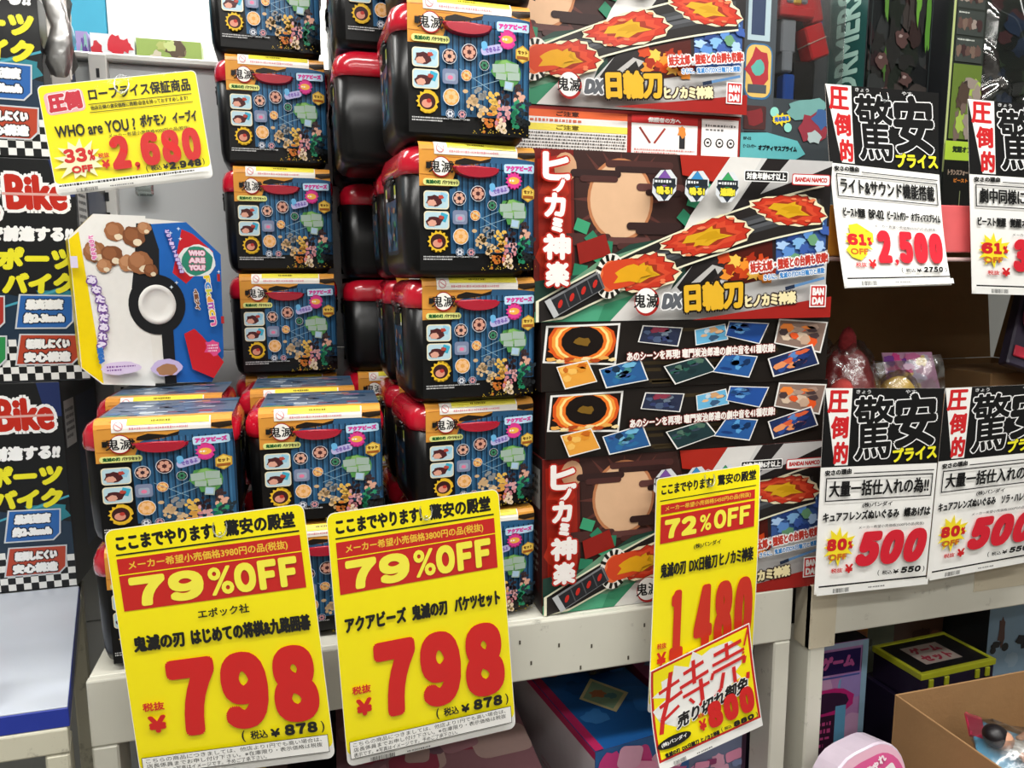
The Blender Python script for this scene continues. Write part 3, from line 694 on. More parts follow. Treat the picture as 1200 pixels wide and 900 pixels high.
def sword_info():
    A = Art(); H = 21
    A.rect(0, 0, 100, H, '9c2620')
    A.rect(17, 1.5, 39.5, 18.5, 'eceae6'); A.rect(17, 1.5, 39.5, 3.2, 'e8693a'); A.text('ご注意', 31, 2.0, 8, 2.2, '4a2010', bold=.1)
    A.rect(17, 7.6, 39.5, 3, 'f0e05c'); A.text('ご注意', 31, 8.0, 8, 2.2, '6a5a10', bold=.1); A.fine(18, 5, 36, 2.2, 1, 'd06a50', 3); A.fine(18, 11, 38, 8.4, 6, '5a5856', 4)
    A.rect(58, 1.5, 25, 18.5, 'f2f0ee'); A.rect(58, 1.5, 25, 3.6, 'cc2c2c'); A.text('保護者の方へ', 64, 2.2, 12.5, 2.3, 'f6f2f0', bold=.14)
    A.line(61, 7, 65, 14, .8, '8c3a34'); A.line(70.5, 7, 66.5, 14, .8, 'a03c34'); A.rect(76, 10, 2.2, 6, '2c2c30'); A.blob(77, 8.5, 1.6, 2.6, 'e08a3c', 3); A.fine(59, 16.4, 23, 2.6, 2, 'd08a88', 6)
    A.rect(84.5, 1.5, 14.5, 18.5, 'f2f0ee'); A.fine(86, 3.5, 12, 4, 2, '6a6a6a', 8)
    for x in (87, 91.6, 96): A.disc(x, 12.5, 1.6, 2.2, '2a2a2a', 10); A.disc(x, 12.5, 1.1, 1.6, 'f2f0ee', 8); A.rect(x-.5, 12, 1, 1.0, '2a2a2a')
    return A
BW, BHT, BT = .553, .2745, .1145
FACE, EDGE, INFO = sword_face(), sword_edge(), sword_info()
SIDE_C = M('3a2420', rough=.35, coat=.3)
def sword_box(label, loc, rot, faces, name='toy_sword_box'):
    """local: x along the length, face towards -y, z up; the origin is the front lower left corner"""
    t = thing(name, label, 'toy box', loc, rot, 'boxed toy swords')
    g = Geo(); g.box(0, BW, 0, BT, 0, BHT, M('5c1c18', rough=.35, coat=.3), .0012)
    u = BW/100; v = BHT/50; e = BT/21
    if 'F' in faces: g.art(FACE, aff((0, 0, BHT), (u, 0, 0), (0, 0, -v), (0, -1, 0)))
    if 'E' in faces: g.art(EDGE, aff((0, 0, 0), (u, 0, 0), (0, e, 0), (0, 0, -1)))     # foot edge, read when the box lies on its face
    if 'I' in faces: g.art(INFO, aff((0, 0, 0), (u, 0, 0), (0, e, 0), (0, 0, -1)))
    E1 = Art(); E1.rect(0, 0, 11.45, 27.4, '2b2322'); E1.rect(1, 2, 9.4, 7, '9c9a96'); E1.fine(1.5, 3, 8, 5, 4, '3a3836', 2); E1.rect(1, 12, 9.4, 12, '4a1c18'); E1.fine(1.5, 13, 8, 8, 6, 'b8b0a8', 5)
    g.art(E1, aff((0, BT, BHT), (0, -.01, 0), (0, 0, -.01), (-1, 0, 0))); g.art(E1, aff((BW, 0, BHT), (0, .01, 0), (0, 0, -.01), (1, 0, 0)))
    g.build('printed_carton', t)
    return t
z0 = .826
sword_box('upright sword toy box standing on the shelf, half behind the yellow 72% sign', (.377, 1.155, z0), (0, 0, radians(-.4)), 'F')
# lying boxes: turned back 90 degrees about x so that the foot edge faces the aisle
z1 = z0+BHT+.0006
sword_box('dark edge of a sword toy box lying flat, lower of the two lying boxes', (.381, 1.150+0, z1+BT), (radians(-90), 0, radians(.4)), 'E')
sword_box('dark edge of a sword toy box lying flat, upper of the two lying boxes', (.373, 1.150, z1+2*BT+.001), (radians(-90), 0, radians(0)), 'E')
z2 = z1+2*BT+.0016
sword_box('upright sword toy box standing on the two dark lying boxes, fully in view', (.361, 1.153, z2), (0, 0, radians(0)), 'F')
sword_box('sword toy box on top of all, partly above the frame, left end behind buckets', (.287, 1.330, 1.7140), (0, 0, 0), 'F')
g = Geo(); g.box(0, BW, 0, .26, 0, .108, M('8c2620', rough=.35, coat=.3), .001)
g.art(INFO, aff((0, 0, .107), (BW/100, 0, 0), (0, 0, -.084/21), (0, -1, 0)))
tag(g.build('flat_toy_box', loc=(.2872, 1.329, 1.6055)), 'flat red toy box with caution panels under the topmost sword box', 'toy box')
g = Geo(); g.box(0, .44, 0, .15, 0, .271, KRAFT, .003); g.box(-.0005, .4405, .065, .085, .0005, .2715, M('b5946a', rough=.4, coat=.3), 0)
tag(g.build('cardboard_carton', loc=(.385, 1.28, 1.333)), 'closed brown carton hidden behind the stacked sword boxes', 'carton')

# ------------------------------------------------------------------ price signs
RING = clear_mat('ring_plastic', 'f0f4f4', .2, .35, 0)
def lerp(a, b, t): return a+(b-a)*t
def sign(name, label, rows, W, H, A, back='e9e7e0', ring=(.5, 0), cuts=0, group='hanging price signs', rad=.0, sleeve=False, edge=None):
    """rows: (v, left point, right point) down the sheet; a quadratic through three rows gives the sheet its curl"""
    rows = [(v, Vector(a), Vector(b)) for v, a, b in rows]
    def S(u, v):
        if len(rows) == 2:
            L = lerp(rows[0][1], rows[1][1], v); R = lerp(rows[0][2], rows[1][2], v)
        else:
            (v0, a0, b0), (v1, a1, b1), (v2, a2, b2) = rows
            c0 = (v-v1)*(v-v2)/((v0-v1)*(v0-v2)); c1 = (v-v0)*(v-v2)/((v1-v0)*(v1-v2)); c2 = (v-v0)*(v-v1)/((v2-v0)*(v2-v1))
            L = a0*c0+a1*c1+a2*c2; R = b0*c0+b1*c1+b2*c2
        return lerp(L, R, u)
    base = S(.5, 1)
    def fn(x, y, z):
        u, v = x/W, y/H; e = .02
        n = (S(u+e, v)-S(u-e, v)).cross(S(u, v-e)-S(u, v+e)).normalized()
        if n.y > 0: n = -n
        return S(u, v)+n*z-base
    t = thing(name, label, 'price sign', base, group=group)
    g = Geo(); n = 14
    yc = [H*i/n for i in range(1, n)] if len(rows) > 2 else []
    xc = [W*i/8 for i in range(1, 8)] if len(rows) > 2 else []
    g.art(A, fn, xc=xc, yc=yc)
    k = n if yc else 1; vs = []; fs = []
    r = rad*W
    for i in range(k+1):
        for z in (0, -.0007): vs += [fn(0, H*i/k, z), fn(W, H*i/k, z)]
    for i in range(k):
        a = i*4; b = a+4
        fs += [(a+2, b+2, b+3, a+3), (a, a+2, b+2, b) if 0 else (a, b, b+2, a+2), (a+1, a+3, b+3, b+1)]
    fs += [(0, 2, 3, 1), (k*4, k*4+1, k*4+3, k*4+2)]
    if not rad: g.add(vs, fs, ink(back, 'P'))
    else:
        B = Art(kind='P'); B.rrect(0, 0, W, H, r, back); g.art(B, lambda x, y, z: fn(x, y, -.0009), xc=xc, yc=yc)
    g.build('printed_sheet', t)
    if ring:
        c = fn(ring[0]*W, ring[1]*H, 0); g = Geo()
        g.tube([c+Vector((.009*cos(a*.5236), -.002+.006*sin(a*.5236), .0-.004+.013*sin(a*.5236))) for a in range(12)], .0011, RING, 6, closed=True)
        g.box(c.x-.002, c.x+.002, c.y-.006, c.y+.002, c.z-.019, c.z-.012, RING, .0008)
        g.build('clear_ring', t)
    if sleeve:
        c = fn(ring[0]*W, ring[1]*H, 0); g = Geo()
        g.tube([c+Vector((0, .004, .008)), c+Vector((-.01, .1, .03)), Vector((c.x-.02, 1.8215-base.y, c.z+.05))], .0009, RING, 6); g.build('hanging_wire', t)
        g = Geo(); q = []; m = 10
        for i in range(m+1):
            for j in range(m+1): q.append(fn(W*i/m, H*j/m, .004+.0015*sin(i*2.1+j)*cos(j*1.7)))
        g.add(q, [(i*(m+1)+j, (i+1)*(m+1)+j, (i+1)*(m+1)+j+1, i*(m+1)+j+1) for i in range(m) for j in range(m)], clear_mat('sign_sleeve', gloss=.035, rough=.12, bump=.5, bscale=18), True)
        g.build('clear_sleeve', t)
    return t
def px4(tl, tr, bl, br, Y):
    if not isinstance(Y, (tuple, list)): Y = (Y,)*4
    return [(0, at(*tl, Y=Y[0]), at(*tr, Y=Y[1])), (1, at(*bl, Y=Y[2]), at(*br, Y=Y[3]))]
YL = 'ffec06'; RD = 'd4201f'; BK = '121212'; WT = 'f4f3ef'
DISC = ['こちらの商品につきましては、他店より1円でも高い場合は、', '店長係員までお申し付け下さい。※在庫限り・表示価格は税抜', '表示です。※写真はイメージです。予めご了承下さい。']
def yen(A, x, y, w, h, col, bold):
    A.text('¥', x, y, w, h, col, bold=bold)
def yellow_big(old, off, maker, name, price, taxed, yn):
    A = Art(kind='L'); W, H = 100, 130
    A.rrect(0, 0, W, H, 4, WT); A.rrect(.3, .3, W-.6, H-6, 4, YL)
    A.text('ここまでやります!', 4.5, 3.2, 49, 7.6, BK, bold=.42); A.text('驚安の殿堂', 58, 2.8, 36.5, 8.0, BK, bold=.36)
    A.rect(4, 12.3, 92, .75, BK)
    A.rect(4, 14.6, 92, 26, 'c9221d')
    A.text(old, 9, 16.2, 80, 4.9, 'f3c63a', bold=.12); A.rect(4, 22.4, 92, .5, YL)
    A.num(off, 8, 24.3, 36, 14.8, 'fbf04a', 1.3, gap=.09); A.text('%', 46.5, 24.6, 12.5, 14, 'fbf04a', bold=.4); A.num('OFF', 59.5, 24.3, 33, 14.6, 'fbf04a', 1.1, gap=.09)
    if maker: A.text(maker, 39, 44.4, 26, 4.6, BK, bold=.12)
    for s_, x, w in name: A.text(s_, x, yn, w, 8.2, BK, bold=.42)
    A.num(price, 19.5, 68, 76, 40, 'd4201f', 3.2, gap=.06)
    A.text('税抜', 6, 88, 10.5, 4.4, 'd4201f', bold=.16); yen(A, 7.5, 95, 9, 9, 'd4201f', .65)
    A.text('(', 52.5, 108.6, 1.8, 6.2, BK, bold=.1); A.text('税込', 57, 109.4, 9, 4.6, BK, bold=.14); yen(A, 67.5, 109.6, 5, 4.6, BK, .3)
    A.num(taxed, 75, 108.4, 17.5, 5.8, BK, .5, gap=.12); A.text(')', 94.5, 108.6, 1.8, 6.2, BK, bold=.1)
    A.rect(2, 116, 95.5, 9.4, BK); A.rect(2.3, 116.3, 94.9, 8.8, WT)
    for i, l in enumerate(DISC): A.text(l, 4, 116.9+i*2.75, 90 if i < 2 else 60, 2.3, '2a2a2a', bold=0)
    A.barcode(13, 126.6, 14, 2.4); A.fine(34, 127, 22, 1.6, 1, '555555', 3)
    return A
Z = px4((121.5, 622), (355.5, 590), (166, 917), (393, 888), 1.05)
sign('price_sign', 'yellow 79% OFF price sign at far lower left, 798 yen, regular price 3980', Z, 100, 130,
     yellow_big('メーカー希望小売価格3980円の品(税抜)', '79', 'エポック社', (('鬼滅の刃', 6, 25), ('はじめての将棋&九路囲碁', 34, 62)), '798', '878', 53.5), ring=(.56, .03), rad=.04)
Z = px4((382, 602.5), (584, 572.5), (407.5, 899), (604.5, 853), 1.05)
sign('price_sign', 'yellow 79% OFF price sign, 798 yen, regular price 3800, in front of middle buckets', Z, 100, 130,
     yellow_big('メーカー希望小売価格3800円の品(税抜)', '79', None, (('アクアビーズ', 5, 35), ('鬼滅の刃', 43, 21), ('バケツセット', 68, 28)), '798', '878', 52), ring=(.56, .03), rad=.04)

A = Art(kind='L'); W, H = 100, 205
A.rrect(0, 0, W, H, 3, WT); A.rrect(.6, .6, W-1.2, H-7, 3, YL)
A.text('ここまでやります!', 5, 6, 49, 9.5, BK, bold=.42); A.text('驚安の殿堂', 58, 5, 38, 10, BK, bold=.36); A.rect(4, 20, 92, .8, BK)
A.rect(5, 24, 90, 8.5, 'c9221d', 0); A.text('メーカー希望小売価格5450円の品(税抜)', 9, 25.7, 82, 5.2, 'f3c63a', bold=.1)
A.rect(5, 34.5, 90, 24, 'c9221d'); A.num('72', 9, 38, 30, 17, 'fbf04a', 1.5, gap=.09); A.text('%', 42, 39, 11, 15, 'fbf04a', bold=.4); A.num('OFF', 55.5, 37.4, 35, 17, 'fbf04a', 1.0, gap=.08)
A.text('(株)バンダイ', 37, 64, 26, 5, BK, bold=.12)
for s_, x, w in (('鬼滅の刃', 6, 24), ('DX日輪刀', 33, 27), ('ヒノカミ神楽', 62, 33)): A.text(s_, x, 76, w, 13, BK, bold=.45)
A.num('1.480', 17, 102, 79, 62, 'd2301f', 3.0, gap=.03); A.text('税抜', 5, 146, 9, 5, 'd4201f', bold=.15); yen(A, 5, 154, 9, 12, 'd4201f', .6)
sign('price_sign', 'tall yellow 72% OFF price sign with 1.480 yen over the sword box',
     [(0, at(769, 561, Y=1.07), at(891, 543, Y=1.07)), (.5, at(765, 697, Y=1.075), at(887, 672, Y=1.06)), (1, at(759, 836, Y=1.06), at(879, 806, Y=1.08))], W, H, A, ring=(.5, .02), rad=.03)

A = Art(kind='L'); W, H = 100, 100
A.rect(0, 0, W, H, WT); A.rect(.8, .8, 98.4, 91, 'c9221d'); A.rect(3, 3, 94, 86.5, YL)
A.burst(47, 34, 36, 46, 15, WT, .70, 3)
for p, wd in (([(8, 20), (28, 16)], 3.4), ([(20, 4), (16, 30), (10, 46), (7, 60)], 4.2), ([(8, 34), (30, 28)], 3.6), ([(10, 48), (26, 40)], 3.0), ([(32, 12), (52, 9)], 3.6), ([(42, 3), (42, 26)], 3.6), ([(28, 24), (56, 20)], 3.4), ([(30, 34), (56, 31)], 3.2), ([(48, 24), (48, 46), (42, 52)], 3.8), ([(36, 38), (40, 44)], 2.6),
             ([(62, 8), (90, 6)], 3.6), ([(75, 2), (75, 18)], 3.4), ([(60, 17), (92, 15)], 3.0), ([(60, 24), (58, 30)], 3), ([(60, 24), (92, 22), (90, 28)], 3.2), ([(70, 28), (66, 42), (56, 50)], 3.4), ([(80, 27), (80, 44), (92, 44), (93, 38)], 3.4), ([(97, -2), (92, 12)], 1.8), ([(91, 17), (90, 19)], 2)):
    A.stroke([(a, b+6) for a, b in p], wd, 'd42424')
A.text('売り切れ御免', 22, 50, 70, 14, BK, bold=.55, rot=-6, shear=.3, ol=WT, olw=.8)
A.disc(17, 76, 16, 5.5, BK, 20); A.text('(株)バンダイ', 5, 73.6, 24, 4.6, WT, bold=.15)
A.text('税抜', 41, 62, 6, 4, 'd4201f', bold=.1); yen(A, 41, 68, 7, 11, 'd4201f', .5)
A.num('800', 50, 56, 45, 25, 'd4201f', 2.3, gap=.06); A.text('(', 60, 83, 1.5, 5, BK, bold=.1); A.text('税込', 63, 84, 7, 3.4, BK, bold=.1); A.num('880', 72, 83, 20, 5, BK, .6, gap=.1); A.text(')', 94, 83, 1.5, 5, BK, bold=.1)
for s_, x, w in (('鬼滅の刃', 6, 14), ('DX日輪刀', 22, 16), ('ヒノカミ神楽', 40, 18)): A.text(s_, x, 83.5, w, 5, BK, bold=.3)
A.barcode(12, 94, 12, 4, 3); A.fine(34, 95, 24, 2.4, 1, '555555', 3)
sign('price_sign', 'yellow sale sheet with red brush writing and 800 yen below the 72% sign',
     [(0, at(762, 787, Y=1.052), at(878, 730, Y=1.052)), (.5, at(764, 846, Y=1.05), at(885, 790, Y=1.045)), (1, at(774, 905, Y=1.035), at(894, 850, Y=1.04))], W, H, A, ring=None)

# upper left discount sign in a crinkled sleeve
A = Art(kind='L'); W, H = 100, 70
A.rrect(0, 0, W, H, 3, WT); A.rrect(.4, .4, W-.8, H-8, 3, YL)
A.rrect(3, 4.5, 24, 14, 3, 'f2b4b8', -3); A.text('圧倒', 4.5, 5.2, 21, 12, 'c8283c', bold=.8, rot=-3, ol='fbeef0', olw=.6)
A.text('ロープライス保証商品', 30, 4.5, 65, 8, BK, bold=.22); A.rect(29, 14.4, 66, .4, BK); A.text('他店圧倒の激安価格に挑戦!自信を持っておすすめします!', 30, 15.6, 62, 2.8, BK, bold=.05); A.rect(29, 19.6, 66, .4, BK)
A.text('WHO are YOU ?', 6, 26, 50, 7.6, BK, bold=.22); A.text('ポケモン', 59, 24.6, 17, 8, BK, bold=.3); A.text('イーブイ', 80, 24.8, 16, 7.6, BK, bold=.3)
A.text('メーカー希望小売価格4000円の品(税抜)', 38, 34.6, 52, 2.8, '3a3a20', bold=.04)
A.burst(18, 49, 10, 16, 13, 'f8f4c8', .86, 3); A.num('33', 8.6, 41.2, 14, 9, 'd4201f', .65, gap=.08); A.text('%', 23.5, 43, 4, 7, 'd4201f', bold=.3); A.text('OFF', 12, 52.4, 13, 4.6, 'd4201f', bold=.3)
A.text('税抜', 29.5, 46, 7, 3.2, 'd4201f', bold=.1); yen(A, 31, 50.6, 5, 5.6, 'd4201f', .4)
A.num('2,680', 37.5, 36.2, 58, 21.5, 'd4201f', 1.65, gap=.07)
A.text('(', 58, 57.2, 1.2, 4.6, BK, bold=.08); A.text('税込', 61, 57.8, 7, 3.4, BK, bold=.1); yen(A, 69, 57.8, 3.4, 3.4, BK, .2); A.num('2,948', 73, 57, 21, 4.8, BK, .45, gap=.1); A.text(')', 95, 57, 1.2, 4.6, BK, bold=.08)
A.rect(2, 63, 96, 2.6, WT); A.fine(3, 63.2, 92, 2, 1, '333333', 2, .8); A.barcode(13, 67, 13, 2.2, 5); A.fine(34, 67, 24, 1.6, 1, '555555', 3)
sign('price_sign', 'yellow 33% OFF price sign in crinkled clear sleeve with 2,680 yen', px4((43, 101), (229, 82), (67, 230), (250, 208), 1.13), W, H, A, ring=(.52, .03), rad=.03, sleeve=True)

def white_tag(H, head, frame, maker, name, old, off, price, taxed, ital=True, w2=None):
    A = Art(kind='P'); W = 100
    A.rect(0, 0, W, H, WT)
    hh = .375*H
    A.rect(0, 0, W, hh, '0d0d0d'); A.poly([(0, 0), (22, 0), (22, hh*.98), (11, hh*.98)], WT)
    for i, ch in enumerate('圧倒的'): A.text(ch, 2.5+i*3.6, 1.5+i*hh*.325, 17-i*2.6, hh*.29, 'cc2226', bold=.7)
    A.text('きょう', 25, 1.2, 12, 3, 'dcdcdc', bold=.06); A.text('やす', 66, 1.2, 9, 3, 'dcdcdc', bold=.06)
    A.text('驚', 25, 6, 33, hh*.82, '0d0d0d', bold=.75, ol='f4f4f4', olw=.95, rot=-3); A.text('安', 58, 3.5, 37, hh*.72, '0d0d0d', bold=1.7, ol='f4f4f4', olw=.95, rot=-3)
    A.text('プライス', 59, hh*.76, 39, hh*.19, 'f2ea2c', bold=.55, rot=-4, ol='161616', olw=.5)
    A.text('安さの理由', 3, .385*H, 22, 4.6, BK, bold=.25, rot=-3); A.rect(27, .405*H, 70, .8, BK)
    A.frame(4, .425*H, 92.5, .115*H, .9, BK); A.text(frame, 7, .442*H, 86.5 if not w2 else w2, .078*H, BK, bold=.35)
    if maker: A.text(maker, 36, .555*H, 26, .026*H, BK, bold=.14)
    for s_, x, w in name: A.text(s_, x, .592*H, w, .048*H, BK, bold=.32)
    A.text(old, 34, .67*H, 58, .018*H, '333333', bold=.02)
    A.burst(18, .765*H, 9, 15, 12, 'f6e02c', 1.05, 4); A.num(off, 7.5, .725*H, 17, .06*H, 'cc2226', 1.0, gap=.07); A.text('%', 25.5, .74*H, 4, .04*H, 'cc2226', bold=.4); A.text('OFF', 9, .80*H, 16, .032*H, 'cc6a22', bold=.3)
    A.text('税抜', 12, .872*H, 10, .024*H, 'cc2226', bold=.12); yen(A, 24, .856*H, 7, .046*H, 'cc2226', .45)
    A.num(price, 34, .70*H, 61, .175*H, 'd42233', 2.9 if ital else 2.4, shear=.2 if ital else .04, gap=.04)
    A.text('(', 53, .90*H, 1.5, .03*H, BK, bold=.1); A.text('税込', 57, .905*H, 9, .022*H, BK, bold=.1); yen(A, 67, .905*H, 5, .022*H, BK, .2)
    A.num(taxed, 74, .896*H, 18, .032*H, BK, .5, shear=.15, gap=.12); A.text(')', 94, .90*H, 1.5, .03*H, BK, bold=.1)
    A.rect(1.5, .952*H, 97, 1.4, BK); A.rect(0, .968*H, W, .032*H, 'eeeeea'); A.barcode(14, .972*H, 14, .022*H, 7); A.fine(45, .975*H, 24, .014*H, 1, '777777', 3)
    return A
old = 'メーカー希望小売価格%s円の品(税抜)'
H = 178
sign('price_sign', 'curling white tag with black header and 2,500 yen at the upper shelf',
     [(0, at(967, 98, Y=1.19), at(1100, 109, Y=1.19)), (.55, at(976, 232, Y=1.185), at(1103, 244, Y=1.18)), (1, at(990, 338, Y=1.15), at(1115, 334, Y=1.13))], 100, H,
     white_tag(H, 0, 'ライト&サウンド機能搭載', None, (('ビースト覚醒', 7, 20), ('BP-02', 30, 14), ('ビーストパワー', 47, 20), ('オプティマスプライム', 69, 28)), old % '6500', '61', '2,500', '2750', False), ring=(.5, .02))
sign('price_sign', 'white 61% off tag with black header at the upper shelf, cut by right edge',
     px4((1134, 116), (1268, 128), (1139, 344), (1274, 348), 1.19), 100, H,
     white_tag(H, 0, '劇中同様にリアルに変形', None, (('ビースト覚醒', 5, 24), ('覚醒オプティマスプライム', 32, 60)), old % '9800', '61', '3,800', '4180', False), ring=(.5, .02))
sign('price_sign', 'white 500 yen tag with black header on open carton, left of the two',
     px4((967, 455), (1107, 455), (954, 697), (1084, 683), 1.085), 100, 168,
     white_tag(168, 0, '大量一括仕入れの為!!', '(株)バンダイ', (('キュアフレンズぬいぐるみ', 3, 66), ('蝶あげは', 73, 24)), old % '2500', '80', '500', '550'), ring=None)
sign('price_sign', 'white 500 yen tag with black header on open carton, right of the two',
     px4((1108, 455), (1243, 449), (1086, 679), (1208, 656), 1.09), 100, 168,
     white_tag(168, 0, '大量一括仕入れの為!!', '(株)バンダイ', (('キュアフレンズぬいぐるみ', 3, 52), ('ソラ・ハレワタール', 60, 37)), old % '2500', '80', '500', '550'), ring=None)

# ------------------------------------------------------------------ bike cartons and the white board, left
def bike_art(kind):
    """cm from the right edge (negative x) and from the top"""
    A = Art(); H = 31
    A.rect(-42, 0, 42, H, '1a1b1c')
    A.poly([(-42, 20), (-14, 17.5), (0, 21), (0, 26), (-42, 26)], '223446'); A.blob(-3, 19.5, 3.2, 1.5, '2f7f8c', 3); A.line(-12, 21, 0, 17, .3, '4aa0b4')
    A.poly([(-3.0, 0), (0, 0), (0, 5), (-2.0, 5)], '23305c')
    for r in range(6):
        for c in range(42): 
            if (r+c) % 2 == 0: A.rect(-42+c, 25.0+r*.98, 1, .98, 'e8e8e4', up=(c+r == 0))
    A.poly([(-42, 24), (-10, 24.6), (-42, 26.5)], '1a1b1c')
    A.text('g', -12.4, 3.6, 3.0, 5.0, 'b82a1c', bold=.34, ol='ececea', olw=.45); A.text('Bike', -8.6, 2.1, 7.6, 4.9, 'b82a1c', bold=.26, ol='ececea', olw=.45)
    A.rect(-9, 4.6, 8, .35, 'd8a49c')
    A.text('で前進する!!', -11.2, 9.1, 10.6, 2.2, 'f0f0ee', bold=.16, shear=.15)
    A.text('ポーツ', -10.4, 12.0, 9.8, 3.2, 'e4dc2c', bold=.26, shear=.15); A.text('バイク', -10.0, 15.6, 9.2, 3.0, 'e4dc2c', bold=.26, shear=.15)
    def plate(x, y, w, h, col, a, b):
        A.poly([(x+.9, y), (x+w, y+.2), (x+w-.3, y+h-1), (x+w-1.3, y+h), (x, y+h-.1)], 'c8ccd0'); A.poly([(x+1.1, y+.2), (x+w-.2, y+.4), (x+w-.5, y+h-1.1), (x+w-1.4, y+h-.2), (x+.25, y+h-.3)], col)
        A.text(a, x+1.6, y+.7, w-3, 1.55, 'f4f4f2', bold=.14, shear=.12, ol='14181c', olw=.16); A.text(b, x+1.2, y+2.6, w-2.6, 1.55, 'f4f4f2', bold=.14, shear=.12, ol='14181c', olw=.16)
    plate(-9.0, 18.6, 7.8, 5.0, '2b62a8', '最高速度', '約2-3km/h'); plate(-9.4, 24.2, 8.6, 4.6, 'b4442c', '転倒しにくい', '安心構造')
    plate(-18.4, 18.6, 8.6, 5.0, 'a8322a', '軽量', '設計'); plate(-18.6, 24.2, 8.6, 4.6, '2e8a4c', '本格的', '点灯')
    return A
BIKE = bike_art(0)
for i, (xr, z, yaw, lab) in enumerate(((-.345, .9445, -1, 'lowest'), (-.304, 1.2575, 0, 'middle'), (-.331, 1.5705, 1, 'topmost'))):
    t = thing('bike_carton', f'black kids sports bike carton, {lab} of the stack at the left edge', 'toy box', (xr*1.3, 1.202*1.3, 1.4+(z-1.4)*1.3), (0, 0, radians(yaw)), 'bike cartons stacked at the left edge')
    g = Geo(); g.box(-.42, 0, 0, .38, 0, .312, M('17181a', rough=.35, coat=.3), .0015)
    g.art(BIKE, aff((0, 0, .311), (.01, 0, 0), (0, 0, -.01), (0, -1, 0)))
    E1 = Art(); E1.rect(0, 0, 38, 31, '1c1d22'); E1.rect(2, 3, 10, 7, 'c8c8c4'); E1.fine(3, 4, 8, 5, 5, '333333', i); E1.rect(14, 3, 22, 24, '26304a')
    g.art(E1, aff((0, 0, .311), (0, .01, 0), (0, 0, -.01), (1, 0, 0)))
    g.build('printed_carton', t); t.scale = (1.3, .6, 1.3)
t = thing('clear_packing_bag', 'wrinkled clear plastic packing beside the topmost bike carton', 'plastic bag', (-.312*1.3, 1.215*1.3, 1.4+.1705*1.3))
t.scale = (1.3,)*3
g = Geo(); n = 14; m = 10; rd = random.Random(5); q = []
for i in range(n+1):
    for j in range(m+1):
        a = 2*pi*j/m; q.append(Vector((.016*cos(a)*(1+.3*sin(i*1.3+j))+.002*rd.uniform(-1, 1)+.003*sin(i*.5), .012*sin(a)*(1+.25*cos(i*2+j*3)), .112+i*.0165)) if 0 < i < n else Vector((.012*cos(a), .004*sin(a), .112+i*.0165)))
g.add(q, [(i*(m+1)+j, i*(m+1)+j+1, (i+1)*(m+1)+j+1, (i+1)*(m+1)+j) for i in range(n) for j in range(m)], clear_mat('crinkled_bag', gloss=.45, rough=.3, bump=.6, bscale=30), True)
g.build('film', t)
g = Geo(); g.box(-.013, .013, -.002, .004, .11, .30, M('d8d2ca', rough=.4, coat=.4, noise=.2, scale=22, bump=.4), .001); g.box(-.012, .012, -.003, .0, .1, .16, M('8c8884', rough=.5), .001); g.build('insert_card', t)
# flat white carton that carries the bike cartons
def slanted(o, k):
    for v in o.data.vertices: v.co.x -= v.co.y*k
t = thing('flat_white_carton', 'flat carton with white top and blue edges under the bike cartons', 'carton', (-.262*1.3, .847*1.3, 1.4-.4788*1.3))
t.scale = (1.3, 1.3, 1.3)
g = Geo(); g.box(-.6, 0, 0, .355, 0, .0218, M('2438a0', rough=.4, coat=.2), .0008); slanted(g.build('blue_tray', t), .225)
g = Geo(); g.box(-.6, -.0008, .0008, .3545, .0219, .0235, M('c9d0dc', rough=.35, noise=.05, scale=7, coat=.2), .0004); slanted(g.build('white_top', t), .225)
g = Geo(); g.box(-.20, -.100, -.004, .012, .0, .19, M('d4d6d8', rough=.4, noise=.04), .002)
tag(g.build('white_box', loc=(-.262*1.3, .86*1.3, 1.4-.4558*1.3)), 'small white box standing on the flat carton at the left edge', 'box')

# ------------------------------------------------------------------ octagonal plush toy box behind the left buckets
t = thing('octagonal_toy_box', 'octagonal toy box in white, blue and red with a yellow side behind the left buckets', 'toy box', (-.270, 1.492, 1.2045), (0, 0, radians(18)))
t.scale = (.92, .65, 1)
C0 = at(160, 365, Y=1.53) - Vector((-.262, 1.53, 1.2045))
wx, wz = .136, .150
octo = [(-wx, wz-.045), (-wx+.042, wz), (.070, wz), (wx, wz-.055), (wx+.004, -.10), (wx-.02, -wz), (-wx+.05, -wz), (-wx+.015, -wz+.03)]
octo = [(x*cos(.05)+z*sin(.05), -x*sin(.05)+z*cos(.05)+.145) for x, z in octo]
g = Geo(); n = 8; d = .115
vs = [Vector((x, 0, z)) for x, z in octo]+[Vector((x, d, z)) for x, z in octo]
YEL = ink('f0d400'); BLU = ink('1d5fb0')
g.add(vs, [tuple(range(n)), tuple(range(n, 2*n))[::-1]], ink('e6e4dc'))
for i in range(n): g.add([vs[i], vs[(i+1) % n], vs[(i+1) % n+n], vs[i+n]], [(0, 1, 2, 3)], YEL if i in (6, 7, 0) else (BLU if i in (2, 3) else ink('c9c7c0')))
A = Art(.01)
def clipped(pts): return pts
P = lambda x, y: (x*.1, y*.1)
oc = [(x, -z+.29) for x, z in octo]                      # art metres: x right, y down from z=.29
A.poly([(x*.995, (y-.145)*.995+.145) for x, y in oc], 'e6e4dc')
A.poly([oc[1], ((oc[1][0]+oc[2][0])/2+.008, oc[1][1]), (-.005, .09), (.0, .30), (oc[6]), oc[7], oc[0]], 'e9e8e2')
A.poly([(.008, .005), oc[2], oc[3], oc[4], oc[5], (.032, .296), (.03, .18), (.0, .12)], '1c62b4')
A.poly([(-.014, .004), (.012, .004), (.024, .05), (.02, .12), (-.03, .12), (-.02, .06)], '1a1c20')
